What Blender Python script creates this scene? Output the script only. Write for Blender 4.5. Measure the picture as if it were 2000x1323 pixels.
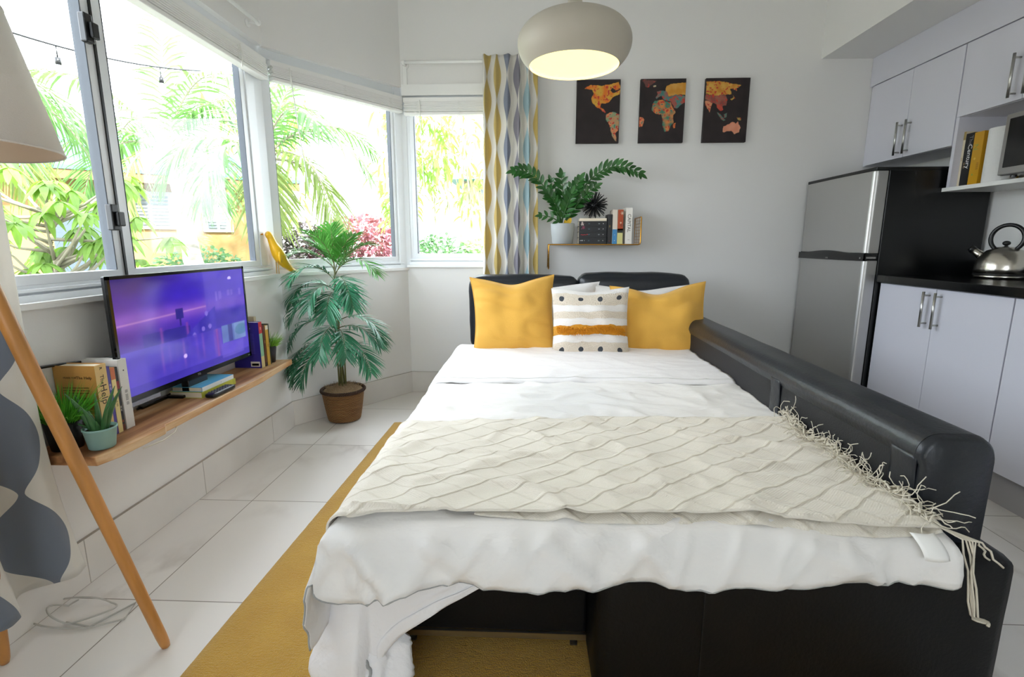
import bpy, bmesh, math, random
from mathutils import Vector, Matrix, Euler, noise
from math import sin, cos, pi, radians as R, sqrt, exp, floor
sc = bpy.context.scene
for o in list(bpy.data.objects): bpy.data.objects.remove(o)
# ---------------------------------------------------------------- camera
cam = bpy.data.objects.new('camera', bpy.data.cameras.new('camera'))
sc.collection.objects.link(cam)
cam.data.sensor_width = 36; cam.data.lens = 36 * 987 / 2000
cam.data.clip_start = .05; cam.data.clip_end = 200
cam.location = (0, 0, 1.10); cam.rotation_euler = (R(90 - 10.67), 0, R(2.3))
sc.camera = cam
# ---------------------------------------------------------------- world, sun, exposure
SKY = 4.2
world = bpy.data.worlds.new('world'); sc.world = world; world.use_nodes = True
wn = world.node_tree; wn.nodes.clear()
wo = wn.nodes.new('ShaderNodeOutputWorld'); wb = wn.nodes.new('ShaderNodeBackground')
tc = wn.nodes.new('ShaderNodeTexCoord'); sx = wn.nodes.new('ShaderNodeSeparateXYZ'); cr = wn.nodes.new('ShaderNodeValToRGB')
wn.links.new(tc.outputs['Generated'], sx.inputs[0]); wn.links.new(sx.outputs[2], cr.inputs[0])
cr.color_ramp.elements[0].position = 0.0; cr.color_ramp.elements[0].color = (.55, .56, .56, 1)
cr.color_ramp.elements[1].position = .06; cr.color_ramp.elements[1].color = (.86, .905, 1, 1)
wn.links.new(cr.outputs[0], wb.inputs[0]); wb.inputs[1].default_value = SKY
wn.links.new(wb.outputs[0], wo.inputs[0])
sun = bpy.data.lights.new('sun', 'SUN'); sun.energy = 9.0; sun.angle = R(3); sun.color = (1, .98, .95)
so = bpy.data.objects.new('sun', sun); sc.collection.objects.link(so)
so.rotation_euler = (R(32), R(36), 0)
sc.view_settings.view_transform = 'Standard'; sc.view_settings.look = 'None'
sc.view_settings.gamma = 1; sc.view_settings.use_curve_mapping = False
sc.view_settings.exposure = 1.47
sc.cycles.max_bounces = 10; sc.cycles.diffuse_bounces = 6; sc.cycles.transparent_max_bounces = 16
sc.cycles.sample_clamp_indirect = 6; sc.cycles.use_denoising = True
sc.cycles.caustics_reflective = False; sc.cycles.caustics_refractive = False
def portal(name, loc, rot, sx_, sy_):
    l = bpy.data.lights.new(name, 'AREA'); l.shape = 'RECTANGLE'; l.size = sx_; l.size_y = sy_
    l.cycles.is_portal = True; l.energy = 1
    o = bpy.data.objects.new(name, l); sc.collection.objects.link(o); o.location = loc; o.rotation_euler = rot
portal('daylight_portal', (-1.62, 1.7, 1.5), (0, R(-90), 0), 1.3, 2.6)
portal('daylight_portal', (-.62, 3.78, 1.5), (R(-90), 0, 0), .7, 1.3)
portal('daylight_portal', (-.25, -2.62, 1.65), (R(90), 0, 0), 1.7, 1.1)
# ---------------------------------------------------------------- helpers
def lin(h):
    if isinstance(h, tuple): return h
    h = h.lstrip('#'); v = [int(h[i:i + 2], 16) / 255 for i in (0, 2, 4)]
    return tuple(c / 12.92 if c <= .04045 else ((c + .055) / 1.055) ** 2.4 for c in v)
def mat(name, col, rough=.5, metal=0., bump=0., bscale=60., var=0., vscale=8., sheen=0., spec=.5, emit=None, es=0., trans=0., attr=None, aniso=None, coat=0.):
    m = bpy.data.materials.new(name); m.use_nodes = True; nt = m.node_tree; N = nt.nodes; L = nt.links
    b = N['Principled BSDF']; c = lin(col)
    b.inputs['Base Color'].default_value = (*c, 1); b.inputs['Roughness'].default_value = rough
    b.inputs['Metallic'].default_value = metal; b.inputs['Specular IOR Level'].default_value = spec
    if sheen: b.inputs['Sheen Weight'].default_value = sheen
    if coat: b.inputs['Coat Weight'].default_value = coat
    if trans: b.inputs['Transmission Weight'].default_value = trans
    if emit is not None:
        b.inputs['Emission Color'].default_value = (*lin(emit), 1); b.inputs['Emission Strength'].default_value = es
    t = N.new('ShaderNodeTexCoord')
    mp = N.new('ShaderNodeMapping'); L.new(t.outputs['Object'], mp.inputs[0])
    if aniso: mp.inputs['Scale'].default_value = aniso
    if attr:
        a = N.new('ShaderNodeAttribute'); a.attribute_name = attr
        L.new(a.outputs['Color'], b.inputs['Base Color'])
        if es: L.new(a.outputs['Color'], b.inputs['Emission Color']); b.inputs['Emission Strength'].default_value = es
    if var:
        n = N.new('ShaderNodeTexNoise'); n.inputs['Scale'].default_value = vscale; n.inputs['Detail'].default_value = 4
        L.new(mp.outputs[0], n.inputs[0])
        r = N.new('ShaderNodeValToRGB'); L.new(n.outputs[0], r.inputs[0])
        r.color_ramp.elements[0].position = .3; r.color_ramp.elements[1].position = .7
        r.color_ramp.elements[0].color = (*[max(0, x * (1 - var)) for x in c], 1)
        r.color_ramp.elements[1].color = (*[min(1, x * (1 + var)) for x in c], 1)
        L.new(r.outputs[0], b.inputs['Base Color'])
    if bump:
        n = N.new('ShaderNodeTexNoise'); n.inputs['Scale'].default_value = bscale; n.inputs['Detail'].default_value = 5
        L.new(mp.outputs[0], n.inputs[0])
        u = N.new('ShaderNodeBump'); u.inputs['Strength'].default_value = bump; u.inputs['Distance'].default_value = .01
        L.new(n.outputs[0], u.inputs['Height']); L.new(u.outputs[0], b.inputs['Normal'])
    return m
class G:      # tiny expression helper for node graphs
    def __init__(s, m): s.nt = m.node_tree; s.N = s.nt.nodes; s.L = s.nt.links
    def n(s, t, **k):
        x = s.N.new(t)
        for a, v in k.items(): setattr(x, a, v)
        return x
    def m(s, op, a, b=None, c=None):
        x = s.n('ShaderNodeMath', operation=op)
        for i, v in enumerate((a, b, c)):
            if v is None: continue
            if isinstance(v, (int, float)): x.inputs[i].default_value = v
            else: s.L.new(v, x.inputs[i])
        return x.outputs[0]
    def mix(s, f, a, b):
        x = s.n('ShaderNodeMix', data_type='RGBA')
        if isinstance(f, (int, float)): x.inputs[0].default_value = f
        else: s.L.new(f, x.inputs[0])
        for i, v in ((6, a), (7, b)):
            if isinstance(v, (str, tuple)): x.inputs[i].default_value = (*lin(v), 1)
            else: s.L.new(v, x.inputs[i])
        return x.outputs[2]
    def uv(s, which='UV'):
        t = s.n('ShaderNodeTexCoord'); q = s.n('ShaderNodeSeparateXYZ'); s.L.new(t.outputs[which], q.inputs[0])
        return t.outputs[which], q.outputs[0], q.outputs[1], q.outputs[2]
    def noise(s, vec, scale, det=3, sc3=None):
        if sc3:
            mp = s.n('ShaderNodeMapping'); mp.inputs['Scale'].default_value = sc3; s.L.new(vec, mp.inputs[0]); vec = mp.outputs[0]
        x = s.n('ShaderNodeTexNoise'); x.inputs['Scale'].default_value = scale; x.inputs['Detail'].default_value = det
        s.L.new(vec, x.inputs[0]); return x.outputs[0]
    def bsdf(s): return s.N['Principled BSDF']
    def bump(s, h, st=.5, d=.01, prev=None):
        u = s.n('ShaderNodeBump'); u.inputs['Strength'].default_value = st; u.inputs['Distance'].default_value = d
        s.L.new(h, u.inputs['Height'])
        if prev is not None: s.L.new(prev, u.inputs['Normal'])
        return u.outputs[0]
V = Vector
class MB:
    def __init__(s): s.v = []; s.f = []; s.m = []; s.uvs = {}; s.col = None
    def add(s, vs, fs, m=0, M=None, uv=None):
        b = len(s.v)
        for p in vs: s.v.append(tuple(M @ V(p)) if M is not None else tuple(p))
        for f in fs:
            if uv is not None: s.uvs[len(s.f)] = [uv[i] for i in f]
            s.f.append(tuple(i + b for i in f)); s.m.append(m)
        return s
    def box(s, x0, x1, y0, y1, z0, z1, m=0, M=None):
        v = [(x, y, z) for x in (x0, x1) for y in (y0, y1) for z in (z0, z1)]
        return s.add(v, [(0, 1, 3, 2), (4, 6, 7, 5), (0, 4, 5, 1), (2, 3, 7, 6), (0, 2, 6, 4), (1, 5, 7, 3)], m, M)
    def prism(s, poly, z0, z1, m=0, M=None):        # poly in xy (ccw), extruded in z
        n = len(poly); v = [(x, y, z0) for x, y in poly] + [(x, y, z1) for x, y in poly]
        f = [tuple(range(n - 1, -1, -1)), tuple(range(n, 2 * n))] + [(i, (i + 1) % n, n + (i + 1) % n, n + i) for i in range(n)]
        return s.add(v, f, m, M)
    def tube(s, pts, r, n=8, m=0, caps=True, M=None, closed=False):
        pts = [V(p) for p in pts]; k = len(pts); rr = r if isinstance(r, (list, tuple)) else [r] * k
        vs = []; fs = []; up = None
        for i, p in enumerate(pts):
            if closed: t = pts[(i + 1) % k] - pts[i - 1]
            else: t = pts[min(i + 1, k - 1)] - pts[max(i - 1, 0)]
            if t.length < 1e-9: t = V((0, 0, 1))
            t.normalize()
            if up is None: up = t.orthogonal().normalized()
            up = (up - t * up.dot(t))
            if up.length < 1e-6: up = t.orthogonal()
            up.normalize(); w = t.cross(up)
            for j in range(n):
                a = 2 * pi * j / n; vs.append(p + (up * cos(a) + w * sin(a)) * rr[i])
        last = k if closed else k - 1
        for i in range(last):
            for j in range(n):
                a = i * n + j; b = i * n + (j + 1) % n; i2 = ((i + 1) % k) * n
                fs.append((a, b, i2 + (j + 1) % n, i2 + j))
        if caps and not closed:
            fs.append(tuple(range(n - 1, -1, -1))); fs.append(tuple((k - 1) * n + j for j in range(n)))
        return s.add(vs, fs, m, M)
    def lathe(s, prof, c=(0, 0, 0), n=48, m=0, M=None):
        vs = []; fs = []
        for r, z in prof:
            for j in range(n):
                a = 2 * pi * j / n; vs.append((c[0] + r * cos(a), c[1] + r * sin(a), c[2] + z))
        for i in range(len(prof) - 1):
            for j in range(n):
                fs.append((i * n + j, i * n + (j + 1) % n, (i + 1) * n + (j + 1) % n, (i + 1) * n + j))
        return s.add(vs, fs, m, M)
    def grid(s, fn, nu, nv, m=0, M=None, uvf=None):
        vs = [fn(i / nu, j / nv) for j in range(nv + 1) for i in range(nu + 1)]
        fs = [(j * (nu + 1) + i, j * (nu + 1) + i + 1, (j + 1) * (nu + 1) + i + 1, (j + 1) * (nu + 1) + i) for j in range(nv) for i in range(nu)]
        uv = [(uvf or (lambda a, b: (a, b)))(i / nu, j / nv) for j in range(nv + 1) for i in range(nu + 1)]
        return s.add(vs, fs, m, M, uv)
    def ball(s, c, r, n=12, m=0, sc3=(1, 1, 1), M=None):
        prof = [(r * sin(pi * i / n), -r * cos(pi * i / n)) for i in range(n + 1)]
        b = len(s.v); s.lathe(prof, (0, 0, 0), n * 2, m)
        for i in range(b, len(s.v)):
            p = V(s.v[i]); p = V((p.x * sc3[0] + c[0], p.y * sc3[1] + c[1], p.z * sc3[2] + c[2]))
            s.v[i] = tuple(M @ p if M is not None else p)
        return s
    def soft(s, c, size, r=.03, n=12, puff=0., nz=0., m=0, M=None, seed=0):   # rounded, slightly stuffed box
        h = V(size) / 2
        for ax in range(3):
            for sg in (-1, 1):
                a1, a2 = (ax + 1) % 3, (ax + 2) % 3
                def fn(u, v):
                    q = V((0, 0, 0)); q[ax] = sg * h[ax]
                    uu = -cos(pi * u) * (.5) + (u * 2 - 1) * .5; vv = -cos(pi * v) * .5 + (v * 2 - 1) * .5
                    q[a1] = (uu if sg > 0 else -uu) * h[a1]; q[a2] = vv * h[a2]
                    inn = V([max(-h[k] + r, min(h[k] - r, q[k])) for k in range(3)])
                    d = q - inn; d.normalize(); p = inn + d * r
                    if puff:
                        p[ax] += sg * puff * (1 - uu ** 4) * (1 - vv ** 4)
                    if nz:
                        k = noise.noise(V((p.x * 5 + seed, p.y * 5, p.z * 5))) + .5 * noise.noise(V((p.x * 13, p.y * 13 + seed, p.z * 13)))
                        p += d * nz * k
                    return tuple(p + V(c))
                s.grid(fn, n, n, m, M)
        s.merge = True
        return s
    def text(s, body, size, M, m=0, align='CENTER', ext=.0006, sx_=1.):
        cu = bpy.data.curves.new('t', 'FONT'); cu.body = body; cu.size = size; cu.align_x = align; cu.align_y = 'CENTER'
        cu.extrude = ext; cu.resolution_u = 2
        o = bpy.data.objects.new('t', cu); me = bpy.data.meshes.new_from_object(o)
        S = Matrix.Diagonal((sx_, 1, 1, 1))
        s.add([tuple(v.co) for v in me.vertices], [tuple(p.vertices) for p in me.polygons], m, M @ S)
        bpy.data.objects.remove(o); bpy.data.curves.remove(cu); bpy.data.meshes.remove(me)
        return s
    merge = False
    def build(s, name, mats, parent=None, smooth=False, bevel=0., solid=0., sub=0, seg=2, keep=None, kind=None, label=None):
        off = V(ORG.get(parent.as_pointer(), (0, 0, 0))) if parent else V((0, 0, 0))
        me = bpy.data.meshes.new(name)
        me.from_pydata([(a - off.x, b - off.y, c - off.z) for a, b, c in s.v], [], s.f)
        if not isinstance(mats, (list, tuple)): mats = [mats]
        for q in mats: me.materials.append(q)
        me.polygons.foreach_set('material_index', s.m)
        if s.uvs:
            ul = me.uv_layers.new(name='UVMap')
            for p in me.polygons:
                q = s.uvs.get(p.index)
                if q:
                    for k, li in enumerate(p.loop_indices): ul.data[li].uv = q[k]
        if s.col is not None:
            ca = me.color_attributes.new('Col', 'FLOAT_COLOR', 'POINT')
            for i, c in enumerate(s.col): ca.data[i].color = (*c, 1)
        if s.merge:
            bm = bmesh.new(); bm.from_mesh(me); bmesh.ops.remove_doubles(bm, verts=bm.verts, dist=1e-5); bm.to_mesh(me); bm.free()
        if smooth: me.polygons.foreach_set('use_smooth', [True] * len(me.polygons))
        me.update()
        o = bpy.data.objects.new(name, me); sc.collection.objects.link(o)
        if parent: o.parent = parent
        ORG[o.as_pointer()] = tuple(off)
        if solid:
            q = o.modifiers.new('s', 'SOLIDIFY'); q.thickness = solid; q.offset = 0
        if bevel:
            q = o.modifiers.new('b', 'BEVEL'); q.width = bevel; q.segments = seg; q.limit_method = 'ANGLE'; q.angle_limit = R(40)
        if sub:
            q = o.modifiers.new('u', 'SUBSURF'); q.levels = sub; q.render_levels = sub
        if kind: o['kind'] = kind
        if label: o['label'] = label
        return o
ORG = {}
def tag(o, label, cat, group=None, kind=None):
    o['label'] = label; o['category'] = cat
    if group: o['group'] = group
    if kind: o['kind'] = kind
    return o
def thing(name, label, cat, loc=(0, 0, 0), group=None, kind=None):
    o = bpy.data.objects.new(name, None); sc.collection.objects.link(o); o.location = loc; o.empty_display_size = .05
    ORG[o.as_pointer()] = tuple(loc); return tag(o, label, cat, group, kind)
def struct(o): o['kind'] = 'structure'; return o
def frame(origin, ex, ey, ez=None):      # matrix with given axes
    ex = V(ex).normalized(); ey = V(ey).normalized(); ez = V(ez).normalized() if ez else ex.cross(ey)
    return Matrix(((ex.x, ey.x, ez.x, origin[0]), (ex.y, ey.y, ez.y, origin[1]), (ex.z, ey.z, ez.z, origin[2]), (0, 0, 0, 1)))
def nz(x, y, z=0, s=1.): return noise.noise(V((x * s, y * s, z * s)))
def leaf(mb, base, d, nrm, L_, W_, droop=.2, m=0, seg=4, fold=.15, tip=.0):
    d = V(d).normalized(); nrm = V(nrm); sd = d.cross(nrm)
    if sd.length < 1e-4: sd = d.orthogonal()
    sd.normalize(); nn = sd.cross(d); vs = []
    for i in range(seg + 1):
        t = i / seg; w = W_ * (sin(pi * min(1, t * .93 + .05)) ** .8) * (1 - tip * t) * .5
        c = V(base) + d * L_ * t - V((0, 0, 1)) * droop * L_ * t * t
        vs += [c + sd * w + nn * w * fold, c, c - sd * w + nn * w * fold]
    fs = []
    for i in range(seg):
        a = i * 3; fs += [(a, a + 3, a + 4, a + 1), (a + 1, a + 4, a + 5, a + 2)]
    mb.add([tuple(q) for q in vs], fs, m)
def frond(mb, base, d, L_, n, ll, lw, droop=.5, leafdroop=.3, m=0, ms=0, r=.004, start=.18, ang=55, rng=random, seg=3, hang=None, k=14):
    # a feather frond: arching midrib with two rows of leaflets
    pts = []; p = V(base); d = V(d).normalized()
    for i in range(k + 1):
        pts.append(p.copy()); p = p + d * (L_ / k); d = (d + V((0, 0, -1)) * droop / k * (1 + i / k)).normalized()
    mb.tube(pts, [r * (1 - .8 * i / k) for i in range(k + 1)], 5, ms)
    for i in range(n):
        t = start + (1 - start) * i / (n - 1); x = t * k; a = min(k - 1, int(x)); q = pts[a].lerp(pts[a + 1], x - a)
        tn = (pts[a + 1] - pts[a]).normalized(); sd = tn.cross(V((0, 0, 1)))
        if sd.length < .05: sd = V((1, 0, 0)).cross(tn)
        sd.normalize(); up = sd.cross(tn)
        l = ll * (sin(pi * (.12 + .80 * (i / (n - 1)) ** .9)) ** .7)
        for sg in (-1, 1):
            A = R(ang * (1 - .45 * t) + rng.uniform(-6, 6))
            dd = tn * cos(A) + sd * sg * sin(A) + up * rng.uniform(.0, .25)
            leaf(mb, q, dd, up, l * rng.uniform(.88, 1.1), lw, leafdroop * rng.uniform(.6, 1.4), m, seg, .3, .5)
    return pts
# ---------------------------------------------------------------- materials
M_wall = mat('wall_paint', '#e9e8e6', .75, bump=.03, bscale=180)
M_white = mat('white_paint', '#f2f2f0', .4)
M_frame = mat('window_frame_white', '#eceff2', .35)
M_blind = mat('blind_white', '#f4f4f2', .45)
M_black = mat('black_plastic', '#0c0d0f', .35)
M_gloss = mat('gloss_black', '#060708', .12)
M_chrome = mat('brushed_steel', '#b9b8b4', .28, 1.)
M_cord = mat('white_cord', '#eeeeea', .6)
M_gold = mat('gold_wire', '#c9923a', .28, .9)
def glass(name):
    m = bpy.data.materials.new(name); m.use_nodes = True; g = G(m); g.N.remove(g.bsdf())
    t = g.n('ShaderNodeBsdfTransparent'); t.inputs[0].default_value = (.96, .98, .97, 1)
    s = g.n('ShaderNodeBsdfGlossy'); s.inputs['Roughness'].default_value = .02
    lw = g.n('ShaderNodeLayerWeight'); fr = g.m('ADD', .03, g.m('MULTIPLY', g.m('POWER', lw.outputs['Facing'], 5), .5))
    mx = g.n('ShaderNodeMixShader'); g.L.new(fr, mx.inputs[0]); g.L.new(t.outputs[0], mx.inputs[1]); g.L.new(s.outputs[0], mx.inputs[2])
    g.L.new(mx.outputs[0], g.N['Material Output'].inputs[0]); return m
M_glass = glass('window_glass')
def tile_mat():
    m = mat('marble_tile', '#e6e3df', .22); g = G(m); vec, x, y, z = g.uv('Object')
    fx = g.m('FRACT', g.m('DIVIDE', g.m('ADD', x, 13.21), .6)); fy = g.m('FRACT', g.m('DIVIDE', g.m('ADD', y, 12.97 - .0), .623))
    ex = g.m('MULTIPLY', g.m('ABSOLUTE', g.m('SUBTRACT', fx, .5)), .6); ey = g.m('MULTIPLY', g.m('ABSOLUTE', g.m('SUBTRACT', fy, .5)), .623)
    j = g.m('MAXIMUM', g.m('GREATER_THAN', ex, .2982), g.m('GREATER_THAN', ey, .3097))
    # each tile carries its own veining
    cx = g.m('FLOOR', g.m('DIVIDE', g.m('ADD', x, 13.21), .6)); cy = g.m('FLOOR', g.m('DIVIDE', g.m('ADD', y, 12.97), .623))
    cb = g.n('ShaderNodeCombineXYZ')
    g.L.new(g.m('ADD', x, g.m('MULTIPLY', cx, 3.7)), cb.inputs[0]); g.L.new(g.m('ADD', y, g.m('MULTIPLY', cy, 5.1)), cb.inputs[1]); g.L.new(z, cb.inputs[2])
    n1 = g.noise(cb.outputs[0], 2.2, 6, (1, .55, 1)); v = g.m('ABSOLUTE', g.m('SUBTRACT', n1, .5))
    v = g.m('SUBTRACT', 1, g.m('MULTIPLY', v, 22)); v = g.m('MAXIMUM', v, 0)
    n2 = g.noise(cb.outputs[0], 1.1, 2); v = g.m('MULTIPLY', v, g.m('MAXIMUM', g.m('MULTIPLY', g.m('SUBTRACT', n2, .45), 4), 0))
    v = g.m('MINIMUM', g.m('MULTIPLY', v, .55), .6)
    c = g.mix(n2, '#dedad5', '#ece9e5'); c = g.mix(v, c, '#a39a92'); c = g.mix(j, c, '#8d877f')
    g.L.new(c, g.bsdf().inputs['Base Color']); g.L.new(g.m('ADD', .2, g.m('MULTIPLY', j, .5)), g.bsdf().inputs['Roughness'])
    g.L.new(g.bump(g.m('SUBTRACT', 1, j), .5, .002), g.bsdf().inputs['Normal']); return m
M_tile = tile_mat()
M_skirt = mat('skirting_tile', '#dcd8d3', .3, var=.07, vscale=3)
M_grout = mat('grout_line', '#b3ada5', .8)
# ---------------------------------------------------------------- the room
XL, XR, YB, YR, ZC = -1.457, 2.48, 3.65, -2.5, 3.0
C1 = (XL, 2.89); C2 = (-.90, YB); ZS, ZT = .917, 2.14
bl = sqrt((C2[0] - C1[0]) ** 2 + (C2[1] - C1[1]) ** 2)
MBAY = frame((C1[0], C1[1], 0), (C2[0] - C1[0], C2[1] - C1[1], 0), (-(C2[1] - C1[1]), C2[0] - C1[0], 0))  # x along, y outward, z up
MLEFT = frame((XL, 0, 0), (0, 1, 0), (-1, 0, 0))     # x = world Y, y outward
MBACK = frame((0, YB, 0), (1, 0, 0), (0, 1, 0))
struct(MB().prism([(XL - .1, YR), (XR + .1, YR), (XR + .1, YB + .1), (C2[0], YB + .1), (XL - .1, C1[1])], -.06, 0).build('floor', M_tile))
struct(MB().box(XL - .5, XR + .2, YR - .2, YB + .5, ZC, ZC + .12).build('ceiling', M_wall))
w = MB()
w.box(-2.5, .5, 0, .1, 0, ZC, 0, MLEFT).box(.5, 2.89, 0, .1, 0, ZS, 0, MLEFT).box(.5, 2.89, 0, .1, ZT, ZC, 0, MLEFT)
struct(w.build('wall_left', M_wall))
w = MB(); w.box(0, bl, 0, .1, 0, ZS, 0, MBAY).box(0, bl, 0, .1, ZT, ZC, 0, MBAY)
struct(w.build('wall_bay', M_wall))
w = MB(); w.box(C2[0], -.10, 0, .1, 0, ZS + .02, 0, MBACK).box(C2[0], -.10, 0, .1, ZT - .04, ZC, 0, MBACK).box(-.10, XR + .1, 0, .1, 0, ZC, 0, MBACK)
struct(w.build('wall_back', M_wall))
struct(MB().box(XR, XR + .1, YR, YB, 0, ZC).build('wall_right', M_wall))
w = MB(); w.box(XL - .1, -1.1, YR - .1, YR, 0, ZC).box(.6, XR + .1, YR - .1, YR, 0, ZC).box(-1.1, .6, YR - .1, YR, 0, 1.1).box(-1.1, .6, YR - .1, YR, 2.2, ZC)
struct(w.build('wall_rear', M_wall))
struct(MB().box(1.87, XR, YR, YB, 2.28, ZC).build('trim_1', M_wall))           # lowered bulkhead over the kitchen
# skirting of tile, with joints
def skirt(name, M, x0, x1, step=.6, ph=0.):
    b = MB().box(x0, x1, -.012, 0, 0, .155, 0, M); x = x0 + ph
    while x < x1:
        b.box(x - .0015, x + .0015, -.0125, 0, 0, .155, 1, M); x += step
    b.box(x0, x1, -.0122, 0, .1552, .1562, 1, M); b.box(x0, x1, -.0128, 0, 0, .0015, 1, M)
    struct(b.build(name, [M_skirt, M_grout]))
skirt('baseboard_left', MLEFT, -2.5, 2.89, .6, .33); skirt('baseboard_bay', MBAY, 0, bl, .6, .42); skirt('baseboard_back', MBACK, C2[0], XR, .6, .3)
# corner posts of the bay
struct(MB().prism([(XL - .035, 2.84), (XL - .028, 2.905), (XL - .0, 2.94), (XL - .06, 3.0), (XL - .1, 2.96), (XL - .1, 2.84)], ZS, ZT + .02).build('trim_2', M_frame))
struct(MB().prism([(C2[0] - .045, YB - .02), (C2[0] - .01, YB + .02), (C2[0] + .02, YB + .03), (C2[0] + .02, YB + .1), (C2[0] - .04, YB + .1), (C2[0] - .11, YB + .0)], ZS, ZT + .02).build('trim_3', M_frame))
# sills
struct(MB().box(.5, 2.895, -.012, .1, ZS - .006, ZS + .012, 0, MLEFT).box(0, bl, -.012, .1, ZS - .006, ZS + .012, 0, MBAY).build('trim_4', M_white))
struct(MB().box(C2[0], -.1, -.015, .1, ZS + .014, ZS + .03, 0, MBACK).box(C2[0] + .005, -.1, -.012, 0, 2.085, 2.155, 0, MBACK).build('trim_5', M_white))
struct(MB().box(C2[0] + .02, C2[0] + .045, -.01, 0, 2.155, 2.27, 0, MBACK).build('trim_6', M_white))
# windows
def window(name, M, x0, x1, z0, z1, mull=(), wid=.04, latches=(), wr_=None, sw=.045):
    root = bpy.data.objects.new(name, None); sc.collection.objects.link(root); root['kind'] = 'structure'
    wr_ = wr_ or wid; f = MB(); y0, y1 = .035, .085
    f.box(x0, x1, y0, y1, z0, z0 + .05, 0, M).box(x0, x1, y0, y1, z1 - .05, z1, 0, M)
    f.box(x0, x0 + wid, y0, y1, z0 + .05, z1 - .05, 0, M).box(x1 - wr_, x1, y0, y1, z0 + .05, z1 - .05, 0, M)
    f.box(x0, x1, .02, .04, z0, z0 + .022, 0, M).box(x0, x1, .02, .035, z0 + .03, z0 + .04, 0, M)
    f.build('window_frame', M_frame, root, bevel=.002)
    xs = [x0 + wid] + list(mull) + [x1 - wr_]
    for i in range(len(xs) - 1):
        a, b = xs[i], xs[i + 1]; off = .006 if i % 2 else .0; s = MB(); w_ = sw
        za, zb = z0 + .05, z1 - .05
        s.box(a, b, y0 + off, y1 - .012, za, za + .03, 0, M).box(a, b, y0 + off, y1 - .012, zb - .035, zb, 0, M)
        s.box(a, a + w_, y0 + off, y1 - .012, za + .03, zb - .035, 0, M).box(b - w_, b, y0 + off, y1 - .012, za + .03, zb - .035, 0, M)
        s.box(a + w_, a + w_ + .004, y0 + off - .001, y1 - .012, za + .03, zb - .035, 1, M).box(b - w_ - .004, b - w_, y0 + off - .001, y1 - .012, za + .03, zb - .035, 1, M)
        s.build('sash', [M_frame, mat('gasket_and_gap', '#4a5058', .6)], root, bevel=.0015)
        MB().box(a + w_, b - w_, .058, .062, za + .03, zb - .035, 0, M).build('pane', M_glass, root)
    for x, z in latches:
        b = MB(); b.box(x - .017, x + .017, .012, .036, z - .045, z + .045, 0, M).box(x - .004, x + .026, .0, .014, z - .03, z + .02, 0, M)
        b.build('latch', M_black, root, bevel=.004)
    return root
w1 = window('window_1', MLEFT, .5, 2.85, ZS + .01, ZT, (1.82,), .07, ((1.775, 1.80), (1.775, 1.19)), .09)
MB().box(1.806, 1.815, .03, .04, ZS + .06, ZT - .06, 0, MLEFT).build('gasket_and_gap', M_black, w1)  # thin black bar gives the shade of the gap between the sashes
window('window_2', MBAY, .0, bl - .01, ZS + .01, ZT, (), .02, (), .045, .022)
window('window_3', MBACK, C2[0] + .01, -.1, ZS + .03, ZT - .04, (), .03, (), .04, .03)
# unseen rear window behind the camera, added to let in fill daylight
MR = frame((.6, YR, 0), (-1, 0, 0), (0, -1, 0))
window('fill_window', MR, 0, 1.7, 1.1, 2.2, (.85,))
# ---------------------------------------------------------------- blinds
def blind(M, x0, x1, y, zt, zb, label, wand):
    r = thing('venetian_blind', label, 'blind', tuple(M @ V((x0, y, zt))), 'raised blinds of the bay window')
    MB().box(x0, x1, y - .018, y + .018, zt - .028, zt, 0, M).build('head_rail', M_blind, r, bevel=.002)
    s = MB(); n = 13; z = zt - .03
    dz = (zt - .03 - zb - .02) / n
    for i in range(n):
        dx = .004 * sin(i * 7.3); s.box(x0 + .006 + dx, x1 - .006 + dx, y - .024 + .002 * sin(i * 3), y + .022, z - dz * .82, z, 0, M); z -= dz
    s.build('slat_stack', M_blind, r)
    MB().box(x0 + .004, x1 - .004, y - .024, y + .024, zb, zb + .018, 0, M).build('bottom_rail', M_blind, r, bevel=.003)
    for k in range(3):
        x = x0 + (x1 - x0) * (.12 + .38 * k); c = MB(); pts = []
        for j in range(26):
            a = j * 1.25; pts.append(tuple(M @ V((x + .012 * cos(a) + .004 * sin(j), y - .03 - .005 * sin(a * 1.7), zt - .03 - j * (zt - zb - .02) / 26))))
        c.tube(pts, .0011, 5); c.build('ladder_cord', M_cord, r)
    if wand:
        x, zl, lean = wand
        MB().tube([tuple(M @ V((x, y - .03, zt - .02))), tuple(M @ V((x + lean * .4, y - .034, (zt + zl) / 2))), tuple(M @ V((x + lean, y - .03, zl)))], .0035, 6).build('tilt_wand', M_cord, r)
blind(MLEFT, .52, 2.885, -.002, 2.075, 1.965, 'long raised white blind above the wide left window', (2.62, 1.95, 0))
blind(MBAY, .03, bl - .01, -.002, 2.075, 1.972, 'raised white blind above the angled middle window with hanging wand', (.13, 1.38, .07))
blind(MBACK, C2[0] + .015, -.12, -.004, 2.07, 1.958, 'short raised white blind beside the patterned curtain', (C2[0] + .13, 1.45, .015))
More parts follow.
